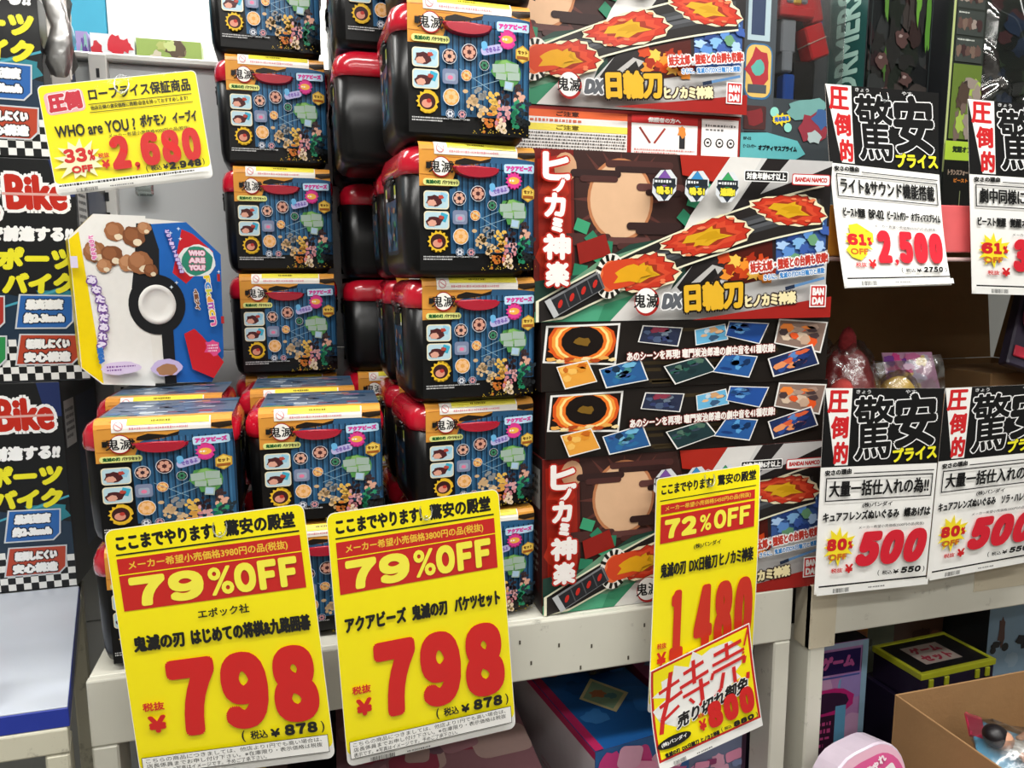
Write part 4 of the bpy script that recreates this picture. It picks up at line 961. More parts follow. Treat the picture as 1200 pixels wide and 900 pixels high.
A.poly([(oc[0][0]+.001, oc[0][1]+.002), (oc[0][0]+.018, oc[0][1]-.012), (oc[7][0]+.034, oc[7][1]), (oc[6][0]+.002, oc[6][1]-.001), (oc[7][0]+.001, oc[7][1]-.001)], 'f0d400')
A.poly([(.068, .012), (.088, .02), (.126, .052), (.112, .075), (.07, .112), (.046, .092)], 'c8202a'); A.blob(.094, .07, .036, .03, 'e8ecea', 3, 22, .07); A.blob(.094, .07, .031, .026, '2f8a70', 4, 22, .08)
for i, wd in enumerate(('WHO', 'ARE', 'YOU?')): A.text(wd, .078-i*.0005, .050+i*.0135, .032, .0105, 'f4d8e4', bold=.0012, rot=82 if 0 else 0, ol='b83a6c', olw=.001)
A.rect(.018, .13, .022, .168, '18191c')
A.disc(.014, .150, .052, .055, '18191c', 36); A.disc(.014, .150, .0345, .0365, 'e9e8e3', 36)
# toffee coloured pompoms in place of the plush animals
for i, (x, y, r) in enumerate(((-.052, .020, .018), (-.020, .028, .020), (.0, .012, .012), (-.088, .056, .020), (-.060, .062, .019), (-.034, .075, .016), (-.012, .074, .022), (.006, .088, .013), (-.075, .080, .013))):
    A.blob(x, y, r, r*.92, ('9a6440', '7d4c2e', 'b07a52')[i % 3], seed=i, n=26, j=.07); A.blob(x-r*.2, y-r*.2, r*.6, r*.55, ('ad7650', '925c3a', 'c08c64')[i % 3], seed=i+20, n=20, j=.09); A.blob(x+r*.3, y+r*.5, r*.4, r*.3, 'e6d6b8', seed=i+40, n=14, j=.1)
for i, ch in enumerate('あなたはだあれ?'): A.text(ch, -.105+.010*sin(i*.5)+i*.0016, .098+i*.0165, .015, .0135, 'e8e0f2', bold=.0012, ol='6a3a98', olw=.0022, rot=8)
for i, ch in enumerate('どの子かな?'): A.text(ch, -.098+i*.0006, .028+i*.007, .009, .0065, 'e07ab0', bold=.0007, ol='f6eef4', olw=.0012)
for i, ch in enumerate('どのイーブイが出るかは'): A.text(ch, .036+i*.0022, .014+i*.0072, .008, .0062, 'd8c8f0', bold=.0007, ol='5a3aa0', olw=.001)
for i, (ch, c) in enumerate(zip('Pokémon', ('f2d22c', '3a8adc', 'd8d84a', 'f2a03c', 'b45ac0', 'f2d22c', 'e868a0'))): A.text(ch, .100+.0012*i, .100+i*.0128, .018, .0115, c, bold=.0008, ol='f2f2ee', olw=.0012, rot=84)
for i, ch in enumerate('イーブイ'): A.text(ch, .080+.0006*i, .123+i*.0095, .011, .0085, '7a4a30', bold=.0008, ol='f0e6da', olw=.001, rot=84)
A.poly([(.058, .205), (.078, .196), (.092, .21), (.132, .262), (.11, .292), (.07, .272)], 'c8202a'); A.blob(.112, .235, .016, .014, 'e0508c', 3); A.fine(.102, .226, .02, .016, 3, 'f6dcea', 4)
A.text('SEGA', -.108, .232, .03, .011, '2c6cb8', bold=.0018, rot=86); A.blob(-.06, .262, .034, .012, 'd8c8e4', 6, 18, .1); A.fine(-.085, .256, .05, .012, 2, '7a4a98', 5); A.blob(.022, .266, .03, .016, 'c8b8e0', 9, 18, .08); A.blob(.022, .270, .02, .011, 'a87a58', 9, 16, .1)
for x, y in ((.045, .02), (.06, .012), (.05, .11), (.04, .118), (.062, .03), (.132, .09)): A.burst(x, y, .0012, .004, 4, 'dcecf8')
A.rect(.128, .094, .006, .014, 'b02a2a'); A.rect(.131, .174, .006, .014, 'b02a2a')
A.rect(-.131, .064, .012, .02, 'dcd4ec')
g.art(A, lambda x, y, z: Vector((x, -z-.0004, .29-y)))
g.build('printed_carton', t)
for c in t.children: c.location = (0, 0, -min(z for x, z in octo)+.002)
g = Geo(); g.tube([(-.0+.05*cos(a*.2618), 0, .05*sin(a*.2618)) for a in range(0)], .001, WHITE) if 0 else None
q = []; NN = 30
for rr_, yy in ((.0345, -.0025), (.0335, -.0065), (.027, -.007), (.0262, -.0055), (.012, -.0062), (.0, -.0064)):
    q.append([Vector((.014+max(rr_, .0005)*cos(2*pi*i/NN), yy, .29-.150+max(rr_, .0005)*1.05*sin(2*pi*i/NN))) for i in range(NN)])
g.rings(q, M('e4e3de', rough=.45, noise=.02), (False, True)); b = g.build('round_button', t); b.location = t.children[0].location

# clip hanging on the back panel
t = thing('price_card_clip', 'small clear card clip hanging on a wire at the grey panel', 'clip', at(165, 195, Y=1.79), group=None)
g = Geo(); g.tube([(0, .03, .05), (0, 0, .048), (.002, 0, .0), (.004, 0, -.03)], .0012, M('5c6064', metal=.8, rough=.3), 6); g.build('wire', t)
g = Geo(); g.box(-.014, .022, -.006, .006, -.062, -.028, clear_mat('clip_plastic', 'dfe8e6', .3, .1, .2), .004); g.box(-.008, .016, -.004, .004, -.052, -.046, M('9aa6a4', rough=.4), .002); g.build('clip_body', t)

# ------------------------------------------------------------------ far aisle seen over the panel
t = thing('far_shelf', 'white shelf of the next aisle seen over the grey panel', 'shelf', (.3, 2.0, 0))
g = Geo(); g.box(-1.6, 1.7, 0, .4, 1.78, 1.80, SLOT, .002); g.build('shelf_board', t)
for bx in (-1.6, 1.68):
    g = Geo(); g.box(bx, bx+.02, .0, .4, 0, 1.779, SLOT, .002); g.build('side_frame', t)
def far_box(name, label, cat, p0, p1, Y, z0_, dpt, cols, txt=None):
    a = at(*p0, Y=Y); b = at(*p1, Y=Y); wd = b.x-a.x; ht = a.z-z0_
    g = Geo(); g.box(0, wd, 0, dpt, 0, ht, ink(cols[0]), .002)
    A = Art(); rd = random.Random(len(label)); A.rect(0, 0, wd, ht, cols[0])
    for i in range(14): A.blob(rd.uniform(.1, .9)*wd, rd.uniform(.05, .9)*ht, rd.uniform(.08, .2)*wd, rd.uniform(.06, .16)*ht, cols[1+i % (len(cols)-1)], seed=i)
    A.v = [(min(wd, max(0, x)), min(ht, max(0, y)), z) for x, y, z in A.v]
    if txt: A.text(txt[0], wd*txt[1], ht*txt[2], wd*txt[3], ht*txt[4], txt[5], bold=ht*.01)
    g.art(A, aff((0, 0, ht), (1, 0, 0), (0, 0, -1), (0, -1, 0)))
    return tag(g.build(name, loc=(a.x, Y, z0_)), label, cat)
far_box('toy_pack', 'lilac toy pack on the far shelf beside the slotted upright', 'toy box', (88, 36), (104, 60), 2.03, 1.8005, .05, ['a898d0', '6c50a0', 'c0b4e0', '5a4088', '8cc0b8'])
far_box('toy_pack', 'white toy pack with red rounded shapes on the far shelf', 'toy box', (105, 38), (158, 60), 2.03, 1.8005, .05, ['e8ecf0', 'd02838', 'e8ecf0', 'c8303c', 'b8c8d8'], ('玩具', .05, .35, .2, .2, 'c8283c'))
far_box('toy_pack', 'green and brown picture pack on the far shelf beside the tall buckets', 'toy box', (159, 44), (236, 60), 2.03, 1.8005, .05, ['9ab45c', '8c7a5c', 'c8d48c', '5c4a38', 'b8c070', 'd0c8b0'])
t = thing('header_board', 'bright white header board above the far shelf', 'board', at(124, -40, Y=2.3).freeze() if 0 else (at(124, 0, Y=2.3).x, 2.30, 1.801))
a = at(124, -90, Y=2.3)
g = Geo(); g.box(0, .86, 0, .02, .165, .62, M('f2f3f2', rough=.5, noise=.01), .003); g.build('white_face', t)
g = Geo(); g.box(0, .86, -.004, .024, .155, .1645, M('c9cac4', rough=.5), .002); g.build('lower_rim', t)
for bx in (.02, .8):
    g = Geo(); g.box(bx, bx+.02, .003, .02, 0, .154, SLOT, .001); g.build('bracket', t)
g = Geo(); g.box(-.42, 0, 0, .02, 0, .62, M('2c8fae', rough=.5, noise=.03), .003)
tag(g.build('teal_board', loc=(at(124, 0, Y=2.3).x-.003, 2.30, 1.801)), 'teal board beside the white header board', 'board')

# ------------------------------------------------------------------ boxed robots on the upper right shelf
ZS = 1.5405
DK = M('15171a', rough=.35, coat=.3, noise=.1)
def face_art(g, A, w_, h_, o=(0, 0, 0)):
    A.v = [(min(w_, max(0, a)), min(h_, max(0, b)), c) for a, b, c in A.v]
    g.art(A, aff((o[0], o[1], o[2]+h_), (1, 0, 0), (0, 0, -1), (0, -1, 0)))
# 1: window box with a red toy
t = thing('robot_toy_box', 'grey and teal window box with red block toy above the sword boxes', 'toy box', (.844, 1.335, ZS+.0005), group='boxed robots on the upper shelf')
g = Geo(); w_, h_ = .232, .46
GRY = M('34393c', rough=.35, coat=.3)
g.box(0, w_, .05, .14, 0, h_, GRY, .001)                                  # back half
g.box(0, .072, 0, .0495, 0, h_, GRY, .001); g.box(.0725, w_, 0, .0495, 0, .215, GRY, .001)
A = Art(); A.v = []; A.f = []; A.m = []; A.L = 0
A.rect(0, 0, .072, .46, '454b50'); A.rect(.0715, .245, .1635, .215, '3a4044')
A.rect(.008, .02, .05, .12, 'a8bcc4'); A.rect(.016, .03, .03, .10, '33405c'); A.rrect(.004, .145, .062, .105, .02, '3c6c94'); A.rrect(.007, .148, .056, .098, .018, 'd8b464')
A.blob(.034, .195, .026, .036, 'a8343c', 3, 14, .25); A.blob(.034, .19, .014, .014, '5ca89c', 5, 10, .2); A.rect(.012, .222, .042, .016, '4c5056')
A.rrect(.006, .262, .05, .045, .004, '4a2c2c'); A.blob(.03, .284, .022, .016, '7c2c30', 3, 12, .3); A.rect(.008, .31, .05, .03, '26282c')
A.disc(.075, .272, .010, .010, '8ccfc0', 14); A.burst(.09, .285, .012, .022, 9, 'e8cc2c', .6, 2); A.rrect(.072, .277, .040, .014, .004, 'e8cc2c', -8); A.text('光る鳴る', .075, .279, .034, .010, '2a5cac', bold=.0009, rot=-8); A.disc(.107, .30, .009, .009, '8ccfc0', 14)
A.blob(.15, .262, .045, .022, '6c9c98', 4, 18, .25); A.blob(.165, .30, .03, .03, '8c3440', 6, 14, .3); A.blob(.17, .315, .02, .014, 'a8b8b8', 7, 12, .3); A.blob(.185, .28, .02, .02, '3c5c8c', 8, 12, .3)
A.poly([(0, .315), (.06, .312), (.13, .325), (.15, .35), (.12, .366), (0, .362)], '5fb0b4'); A.text('BP-02', .006, .322, .018, .006, '20383c', bold=.0004); A.text('ビーストパワー', .006, .336, .03, .007, '20383c', bold=.0004); A.text('オプティマスプライム', .04, .336, .09, .011, '142428', bold=.0008)
A.rect(0, .368, .235, .092, '101214'); A.text('トランスフォーマー', .028, .378, .11, .018, '8c7464', bold=.0016, ol='2c2420', olw=.0008); A.text('ビーストウォーズ', .05, .402, .06, .011, 'c87830', bold=.001)
A.rect(.0, .422, .235, .038, '3c4448'); A.blob(.07, .438, .02, .012, '8c2c34', 3, 10, .3); A.blob(.1, .44, .02, .012, '2c3c4c', 5, 10, .3); A.rect(.152, .40, .03, .06, '8a9a84')
face_art(g, A, .235, .46); g.build('printed_carton', t)
g = Geo(); g.box(.0725, .2315, .0005, .0012, .2155, .4595, FILM, 0); g.build('window_film', t)
t = thing('block_toy', 'red, grey and blue plastic block toy inside the window box', 'toy', (.844+.135, 1.366, ZS+.2165))
RP = M('c01a20', rough=.3, coat=.4); GP = M('7c8288', rough=.35); BP = M('1c4a9c', rough=.3, coat=.3); YP = M('c8a83c', rough=.3, metal=.4)
def part(nm, *bx, rot=0, mat=RP):
    g = Geo()
    for b in bx:
        T = Matrix.Rotation(radians(rot), 4, 'Y'); c = Vector(((b[0]+b[1])/2, (b[2]+b[3])/2, (b[4]+b[5])/2)); T = Matrix.Translation(c) @ T @ Matrix.Translation(-c)
        g.box(*b, mat, .003, T)
    return g.build(nm, t)
part('chest', (-.045, .025, -.018, .015, .165, .235), (-.05, .03, -.024, .0, .158, .178)); part('chest_window', (-.034, -.018, -.021, -.017, .185, .215), (.0, .014, -.021, -.017, .185, .215), mat=GP)
part('chest_core', (-.018, .0, -.022, -.014, .182, .222), mat=YP)
part('upper_arm', (.02, .05, -.016, .014, .155, .225), rot=-14); part('forearm', (.018, .062, -.022, .016, .085, .150), rot=-20); part('arm_band', (.016, .064, -.0235, .0165, .116, .121), rot=-24, mat=M('b8a898'))
part('shoulder_wing', (.052, .066, .0, .02, .12, .235), rot=-8, mat=BP)
part('leg', (-.040, -.006, -.016, .014, .092, .156), (-.036, -.012, -.018, .012, .055, .095), mat=GP); part('foot', (-.030, -.004, -.016, .01, .0, .052), mat=BP); part('stand_block', (.0, .05, -.006, .012, .0, .082), mat=BLK)

# 2: dark box with a big side title
t = thing('robot_toy_box', 'dark robot toy box with tall teal letters on its side', 'toy box', (1.137, 1.345, ZS+.0005), (0, 0, radians(12)), group='boxed robots on the upper shelf')
w_, h_, d_ = .195, .50, .13
g = Geo(); g.box(0, w_, 0, d_, 0, h_, DK, .001)
A = Art(); A.rect(0, 0, w_, h_, '181b1c'); rd = random.Random(12)
for i in range(60):
    x, y = rd.uniform(0, w_), rd.uniform(0, .40); A.blob(x, y, rd.uniform(.01, .04), rd.uniform(.012, .05), rd.choice(['121415', '20201f', '2c201f', '241a1c', '1a1f1a', '35302e', '2a2c2c']), seed=i, j=.35)
for x, y, a, b, c in ((.15, .05, .012, .05, '5c8c34'), (.045, .07, .008, .05, '4c7430'), (.09, .02, .02, .02, '7c9c48'), (.185, .09, .008, .06, '4c7c2c'), (.05, .20, .006, .03, '3c5c28')): A.blob(x, y, a, b, c, seed=int(x*999), j=.4)
for x, y in ((.04, .19), (.10, .14), (.12, .22), (.06, .26), (.13, .30), (.03, .31)): A.blob(x, y, .020, .016, '4a3634', seed=int(y*999), j=.3); A.blob(x-.004, y-.004, .006, .004, '8c7c78', seed=4)
A.rect(.12, .30, .07, .06, '2c3c34'); A.frame(.0, .0, w_, h_, .002, '2c3434')
face_art(g, A, w_, h_)
S = Art(); S.rect(0, 0, d_, h_, '2c3436'); S.rect(.04, 0, .088, h_, '1f4a46'); S.rect(.0, 0, .012, h_, '6a7070')
S.text('TRANSFORMERS', .0838-.215, .26-.029, .43, .058, '9cc0b4', bold=.0022, rot=-90)
S.rect(.036, 0, .004, h_, '5a6a68')
S.v = [(min(d_, max(0, a)), min(h_, max(0, b)), c) for a, b, c in S.v]
g.art(S, aff((0, d_, h_), (0, -1, 0), (0, 0, -1), (-1, 0, 0)))
g.build('printed_carton', t)
# 3: green edged box
t = thing('robot_toy_box', 'pale green and black robot toy box beside the clear blister', 'toy box', (1.352, 1.345, ZS+.0005), (0, 0, radians(2)), group='boxed robots on the upper shelf')
w_, h_, d_ = .092, .50, .13
g = Geo(); g.box(0, w_, 0, d_, 0, h_, DK, .001)
A = Art(); A.rect(0, 0, w_, h_, '2a2e2a'); A.rect(0, 0, .006, h_-.09, 'a8b478'); rd = random.Random(5)
for i, y in enumerate((.02, .075, .13)):
    A.rect(.010, y, .075, .05, '3a3f3c'); A.fine(.014, y+.002, .05, .006, 1, 'c8ccc4', i)
    for q in range(5): A.blob(.02+q*.013, y+.027, .008, .012, rd.choice(['5a4640', '6c5a50', '8c8078', '3c2c2c']), seed=q+i)
A.rect(.008, .185, .08, .155, '5c7030')
for q in range(14): A.blob(rd.uniform(.02, .08), rd.uniform(.2, .33), rd.uniform(.008, .02), rd.uniform(.012, .03), rd.choice(['4a3c34', '6c5c54', '332a28', '8c8078', '7c9c38', '98b04c']), seed=q)
A.rect(.0, .345, w_, .04, 'a4c23c'); A.text('覚醒オプ', .02, .355, .055, .014, '20301c', bold=.001)
A.rect(0, .385, w_, .115, '141514'); A.text('トランスフォーマー', .012, .405, .075, .012, '9c8878', bold=.0008); A.text('ビースト', .03, .423, .04, .009, 'c87830', bold=.0007); A.line(.05, .45, .05, .5, .002, '8a9068')
face_art(g, A, w_, h_)
g.build('printed_carton', t)
# 4: blister pack with wavy clear bubble
t = thing('blister_pack', 'large wavy clear blister pack over dark insert at the upper right corner', 'toy box', (1.50, 1.35, ZS+.0005))
g = Geo(); g.box(-.045, .26, .06, .14, 0, .5, M('202524', rough=.5, noise=.3, scale=14), .001); A = Art(); rd = random.Random(8)
A.rect(0, 0, .3, .5, '232826')
for i in range(40): A.blob(rd.uniform(.01, .29), rd.uniform(.02, .48), rd.uniform(.01, .035), rd.uniform(.01, .03), rd.choice(['2c3430', '1a1d1e', '3c3434', '4c2c30', '28344c', '3a4a34', '101212']), seed=i)
A.v = [(min(.3, max(0, a)), min(.5, max(0, b)), c) for a, b, c in A.v]
g.art(A, aff((-.042, .06, .5), (1, 0, 0), (0, 0, -1), (0, -1, 0))); g.build('insert', t)
g = Geo(); n, m = 40, 60; q = []
for j in range(m+1):
    for i in range(n+1):
        u, v = i/n, j/m; x = -.042+.3*u; z = .01+.48*v
        e = min(u, 1-u, v, 1-v); dome = .045*min(1, (e*8))**.5 if e > 0 else 0
        y = .058-dome-.010*max(0, 1-abs((z-.30-.06*cos(u*9))/.018))**.5-.012*max(0, 1-abs((z-.24-.09*u*u*3-.03*sin(u*7))/.02))**.5
        q.append((x, y, z))
g.add(q, [(j*(n+1)+i, j*(n+1)+i+1, (j+1)*(n+1)+i+1, (j+1)*(n+1)+i) for j in range(m) for i in range(n)], clear_mat('blister', 'e8eeec', .12, .1, .1, 12), True)
g.build('clear_bubble', t)
g = Geo(); g.tube([(-.0+.13*k_/14+.012*sin(k_*.9), .004-.0, .485-.02*k_/2+.05*sin(k_*.45)) for k_ in range(15)], .0014, M('d8dcdc', rough=.3), 6); g.build('tie_wire', t)

# ------------------------------------------------------------------ open carton of plush toys on the right shelf
t = thing('open_carton', 'open brown carton with raised flaps on the right shelf behind two white tags', 'carton', (1.40, 1.105, .8265))
hw, dp, hh = .43, .50, .358
wall = .004
def cpart(nm, b, T=None, mat=KRAFT):
    g = Geo(); g.box(*b, mat, .001, T); return g.build(nm, t)
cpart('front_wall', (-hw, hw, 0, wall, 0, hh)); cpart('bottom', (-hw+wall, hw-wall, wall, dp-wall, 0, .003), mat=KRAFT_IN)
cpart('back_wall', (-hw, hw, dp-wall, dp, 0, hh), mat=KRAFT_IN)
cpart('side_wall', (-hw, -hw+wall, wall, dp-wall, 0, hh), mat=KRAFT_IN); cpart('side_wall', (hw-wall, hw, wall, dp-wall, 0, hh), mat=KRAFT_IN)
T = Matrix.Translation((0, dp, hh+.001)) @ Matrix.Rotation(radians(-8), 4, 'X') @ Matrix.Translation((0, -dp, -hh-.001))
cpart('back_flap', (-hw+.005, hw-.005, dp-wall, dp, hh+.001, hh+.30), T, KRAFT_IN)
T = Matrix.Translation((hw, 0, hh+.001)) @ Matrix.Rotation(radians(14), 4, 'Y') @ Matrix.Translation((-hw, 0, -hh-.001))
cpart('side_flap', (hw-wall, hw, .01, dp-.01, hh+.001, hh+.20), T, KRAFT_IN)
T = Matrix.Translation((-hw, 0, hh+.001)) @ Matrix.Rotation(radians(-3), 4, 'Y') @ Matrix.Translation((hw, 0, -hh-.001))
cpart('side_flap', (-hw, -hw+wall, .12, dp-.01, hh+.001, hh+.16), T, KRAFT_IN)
cpart('crease', (-.06, -.058, dp-wall-.0015, dp-wall-.0003, .01, hh)); cpart('crease', (.17, .172, dp-wall-.0015, dp-wall-.0003, .01, hh))
def lump(name, label, cat, loc, r, mat, seed, film=True, group=None, extra=()):
    t = thing(name, label, cat, loc, group=group); rd = random.Random(seed)
    ph = [rd.uniform(0, 6) for _ in range(6)]
    def surf(k, cr):
        b = bmesh.new(); bmesh.ops.create_icosphere(b, subdivisions=4 if cr else 3, radius=1)
        for v in b.verts:
            p = v.co.copy(); f = 1+.10*sin(3*p.x+ph[0])*cos(3*p.y+ph[1])+.07*sin(5*p.z+ph[2])
            if cr: f += .05*sin(13*p.x+ph[3])*sin(11*p.z+ph[4])+.035*rd.uniform(-1, 1)
            v.co = Vector((p.x*r[0]*f*k, p.y*r[1]*f*k, p.z*r[2]*f*k))
        b.verts.index_update(); return b
    g = Geo(); g.bm(surf(1, False), mat, True); g.build('plush_body', t)
    for nm, c, rr_, mt in extra:
        b = bmesh.new(); bmesh.ops.create_icosphere(b, subdivisions=2, radius=1)
        for v in b.verts: v.co = Vector((v.co.x*rr_[0]+c[0], v.co.y*rr_[1]+c[1], v.co.z*rr_[2]+c[2]))
        b.verts.index_update(); g = Geo(); g.bm(b, mt, True); g.build(nm, t)
    if film: g = Geo(); g.bm(surf(1.16, True), clear_mat('toy_bag', 'f6f4f4', .12, .22, .35, 30), True); g.build('clear_bag', t)
    return t
PL = lambda h: M(h, rough=.95, noise=.2, scale=60, bump=.3, bscale=160)
lump('bagged_plush', 'dark red plush toy in a clear bag at the left of the open carton', 'plush toy', (1.075, 1.27, 1.180), (.055, .05, .085), PL('8c1c20'), 3, extra=(('plush_ear', (-.012, -.01, .085), (.02, .015, .04), PL('701418')), ('plush_arm', (-.04, -.035, -.02), (.03, .03, .045), PL('a83a34'))))
lump('bagged_plush', 'grey topped plush bag leaning behind the red plush toy', 'plush toy', (1.075, 1.39, 1.20), (.045, .04, .07), PL('3c3434'), 5)
lump('bagged_plush', 'small yellow plush toy in a clear bag beside the red plush', 'plush toy', (1.185, 1.25, 1.135), (.045, .04, .06), PL('d8b858'), 7, extra=(('plush_bow', (0, -.04, .0), (.02, .012, .014), PL('d07aa0')),))
lump('bagged_plush', 'brown cream plush toys in clear bags filling the open carton', 'plush toy', (1.115, 1.28, .965), (.085, .08, .10), PL('c8a890'), 9, group=None)
lump('bagged_plush', 'cream plush toy in a clear bag at the bottom of the open carton', 'plush toy', (1.33, 1.26, .935), (.08, .08, .08), PL('d8c8b0'), 12)
t = thing('header_card', 'pink and purple header card of a bagged toy in the open carton', 'card', (1.275, 1.262, 1.075), (radians(-25), radians(0), radians(-8)))
g = Geo(); g.box(-.06, .06, 0, .002, 0, .18, M('c8a8c0', rough=.4, coat=.5), 0)
A = Art(); rd = random.Random(9); A.rect(0, 0, .12, .18, 'c090b0')
for i in range(26): A.blob(rd.uniform(.01, .11), rd.uniform(.01, .12), rd.uniform(.008, .02), rd.uniform(.006, .014), ['d83a8c', '7a3a98', 'e8d07a', 'b8b0c8', 'c86a9c', 'e0c0d8'][i % 6], seed=i)
A.v = [(min(.12, max(0, a)), min(.18, max(0, b)), c) for a, b, c in A.v]
g.art(A, aff((-.06, -.0006, .18), (1, 0, 0), (0, 0, -1), (0, -1, 0))); g.build('printed_card', t)
g = Geo(); q = []
for i in range(9):
    for j in range(9): q.append((-.10+.17*i/8, -.004-.012*sin(i*1.1)*cos(j*.9)-.006, .02+.15*j/8-.02*(1-i/8)))
g.add(q, [(i*9+j, i*9+j+1, (i+1)*9+j+1, (i+1)*9+j) for i in range(8) for j in range(8)], clear_mat('toy_bag', 'f6f4f4', .12, .22, .35, 30), True); g.build('clear_bag', t)
t = thing('bagged_toy', 'pink and white toy package at the right rim of the open carton', 'toy', (1.53, 1.25, 1.20), (radians(-12), radians(18), radians(-12)))
g = Geo(); g.box(-.05, .07, 0, .03, .0, .19, M('3a3446', rough=.4, coat=.3), .004); g.build('card', t)
g = Geo(); g.box(-.044, .064, -.006, -.001, .02, .045, M('d83a50', rough=.3), .002); g.build('red_strip', t)
b = bmesh.new(); bmesh.ops.create_icosphere(b, subdivisions=3, radius=1)
for v in b.verts: v.co = Vector((v.co.x*.026-.02, v.co.y*.018-.012, v.co.z*.042+.12))
b.verts.index_update(); g = Geo(); g.bm(b, PL('b04a78'), True); g.build('plush_body', t)
tag(t); 
g = Geo(); g.box(-.12, .12, -.05, .12, 0, .355, KRAFT_IN, .002)
tag(g.build('inner_carton', loc=(1.62, 1.36, .831)), 'plain inner carton standing inside the open carton at its right end', 'carton')

# ------------------------------------------------------------------ goods on the lower boards
def swatch(w_, h_, base, cols, seed, n=26, texts=(), big=1.0):
    A = Art(); rd = random.Random(seed); A.rect(0, 0, w_, h_, base); m = min(w_, h_)
    for i in range(n):
        f = rd.choice((0, 0, 1)); a, b = rd.uniform(.06, .18)*m*big, rd.uniform(.05, .14)*m*big
        x, y = rd.uniform(.08, .92)*w_, rd.uniform(.08, .92)*h_
        A.blob(x, y, a, b, cols[i % len(cols)], seed=i, j=.25) if f else A.rrect(x-a, y-b, 2*a, 2*b, b*.5, cols[i % len(cols)], rd.uniform(-20, 20))
    for t_ in texts: A.text(*t_[:6], bold=t_[6] if len(t_) > 6 else 0, rot=t_[7] if len(t_) > 7 else 0)
    A.v = [(min(w_, max(0, a)), min(h_, max(0, b)), c) for a, b, c in A.v]
    return A
def pbox(name, label, cat, loc, yaw, size, base, top=None, front=None, left=None, group=None):
    """origin: front left lower corner"""
    w_, d_, h_ = size
    g = Geo(); g.box(0, w_, 0, d_, 0, h_, M(base, rough=.4, coat=.3), .001)
    if top: g.art(top, aff((0, d_, h_), (1, 0, 0), (0, -1, 0), (0, 0, 1)))
    if front: g.art(front, aff((0, 0, h_), (1, 0, 0), (0, 0, -1), (0, -1, 0)))
    if left: g.art(left, aff((0, d_, h_), (0, -1, 0), (0, 0, -1), (-1, 0, 0)))
    o = g.build(name, loc=loc); o.rotation_euler = (0, 0, radians(yaw))
    return tag(o, label, cat, group)
B1 = .3005
pinks = ['c83c80', 'e090b0', '8c3c68', 'd8a0b8', 'b85c8c', '7c88b0']
L = Art(); L.rect(0, 0, .43, .2495, 'c9c2c6'); L.rect(0, 0, .43, .016, 'b8285c'); L.rect(0, .225, .43, .0245, '8c2450'); L.fine(.21, .14, .08, .02, 2, 'c090a0', 3); L.disc(.33, .20, .03, .018, 'c89a60', 16); L.disc(.33, .20, .02, .011, 'c9c2c6', 14)
T_ = swatch(.21, .43, '1f5ca0', ['1f5ca0', '2a6cb4', '184a84', '3a7cc0'], 3, 18); T_.rect(0, 0, .018, .43, 'b8285c')
T_.v = [(x, y, z) for x, y, z in T_.v]
T_.poly([(.055, .27), (.115, .21), (.16, .29), (.10, .34)], 'd8cc98'); T_.poly([(.064, .27), (.113, .222), (.15, .288), (.10, .328)], '8fae8c'); T_.blob(.10, .27, .018, .014, 'b8744c', 3); T_.blob(.12, .285, .012, .01, '5c8c8c', 5)
T_.blob(.06, .16, .03, .016, 'b06a4c', 6); T_.blob(.05, .06, .03, .03, '6c7c4c', 7); T_.blob(.09, .06, .02, .03, 'a07c3c', 8); T_.rect(.12, .0, .09, .20, '5c3048')
pbox('toy_carton', 'long white sided toy box with pink edge and blue top under the shelf', 'toy box', (.478, 1.150, B1), 8, (.21, .43, .25), '6c2c4c', T_, swatch(.21, .25, '2a5c94', pinks, 4), L)
pbox('toy_carton', 'pink patterned toy box beside the white sided one under the shelf', 'toy box', (.692, 1.195, B1), 3, (.125, .36, .245), 'a83c6c', swatch(.125, .36, 'a8507c', pinks+['404858', 'b0a878'], 6, 26), swatch(.125, .245, '6c7490', pinks, 7, 26))
pbox('toy_carton', 'flat toy box with rosy printed lid behind the second yellow sign', 'toy box', (.02, 1.16, B1), -2, (.38, .40, .18), '74303c', swatch(.38, .40, 'a87880', ['c08c94', 'b04c60', '8c6c78', 'd0b0a8'], 8, 22), swatch(.38, .18, '8c4c5c', pinks, 9))
pbox('toy_carton', 'dark small toy box with red and yellow print at the left post', 'toy box', (-.255, 1.17, B1), 0, (.2, .3, .36), '2a1c1c', swatch(.2, .3, '3a2420', ['a03c2c', 'c8a83c', '4c3828'], 10), swatch(.2, .36, '38201c', ['b03c2c', 'd0a83c', '5c3020', '2c2424'], 11, 30, (('おもちゃ', .02, .03, .15, .03, 'd8b040', .002),)))
pbox('toy_carton', 'tall dark magenta toy box added to darken the back of the lower board', 'toy box', (.12, 1.58, B1), 0, (.24, .15, .36), '40182c', None, swatch(.24, .36, '4c1c34', ['6c2444', '2c1c30', '203050'], 12))  # added back fill: dark box standing in for the gloom under the shelf
pbox('toy_carton', 'deep blue toy box added to darken the back of the lower board', 'toy box', (.60, 1.625, B1+.0), 0, (.21, .14, .38), '1c2440', None, swatch(.21, .38, '28305c', ['5c2450', '203868', '80305c'], 13))  # added back fill too, coloured dark to deepen the under-shelf shade
pbox('toy_carton', 'black toy box at the back of the lower board behind the yellow signs', 'toy box', (-.26, 1.60, B1), 0, (.37, .14, .38), '1a1618', None, swatch(.37, .38, '241c20', ['3c2428', '24242c', '442c2c'], 14))  # last added fill box, near black for the shaded depth behind the goods
lump('bagged_plush', 'grey plush toy in clear bag lying on the long toy box', 'plush toy', (.58, 1.44, .600), (.05, .07, .040), PL('5c4c50'), 15)
B2 = .2255
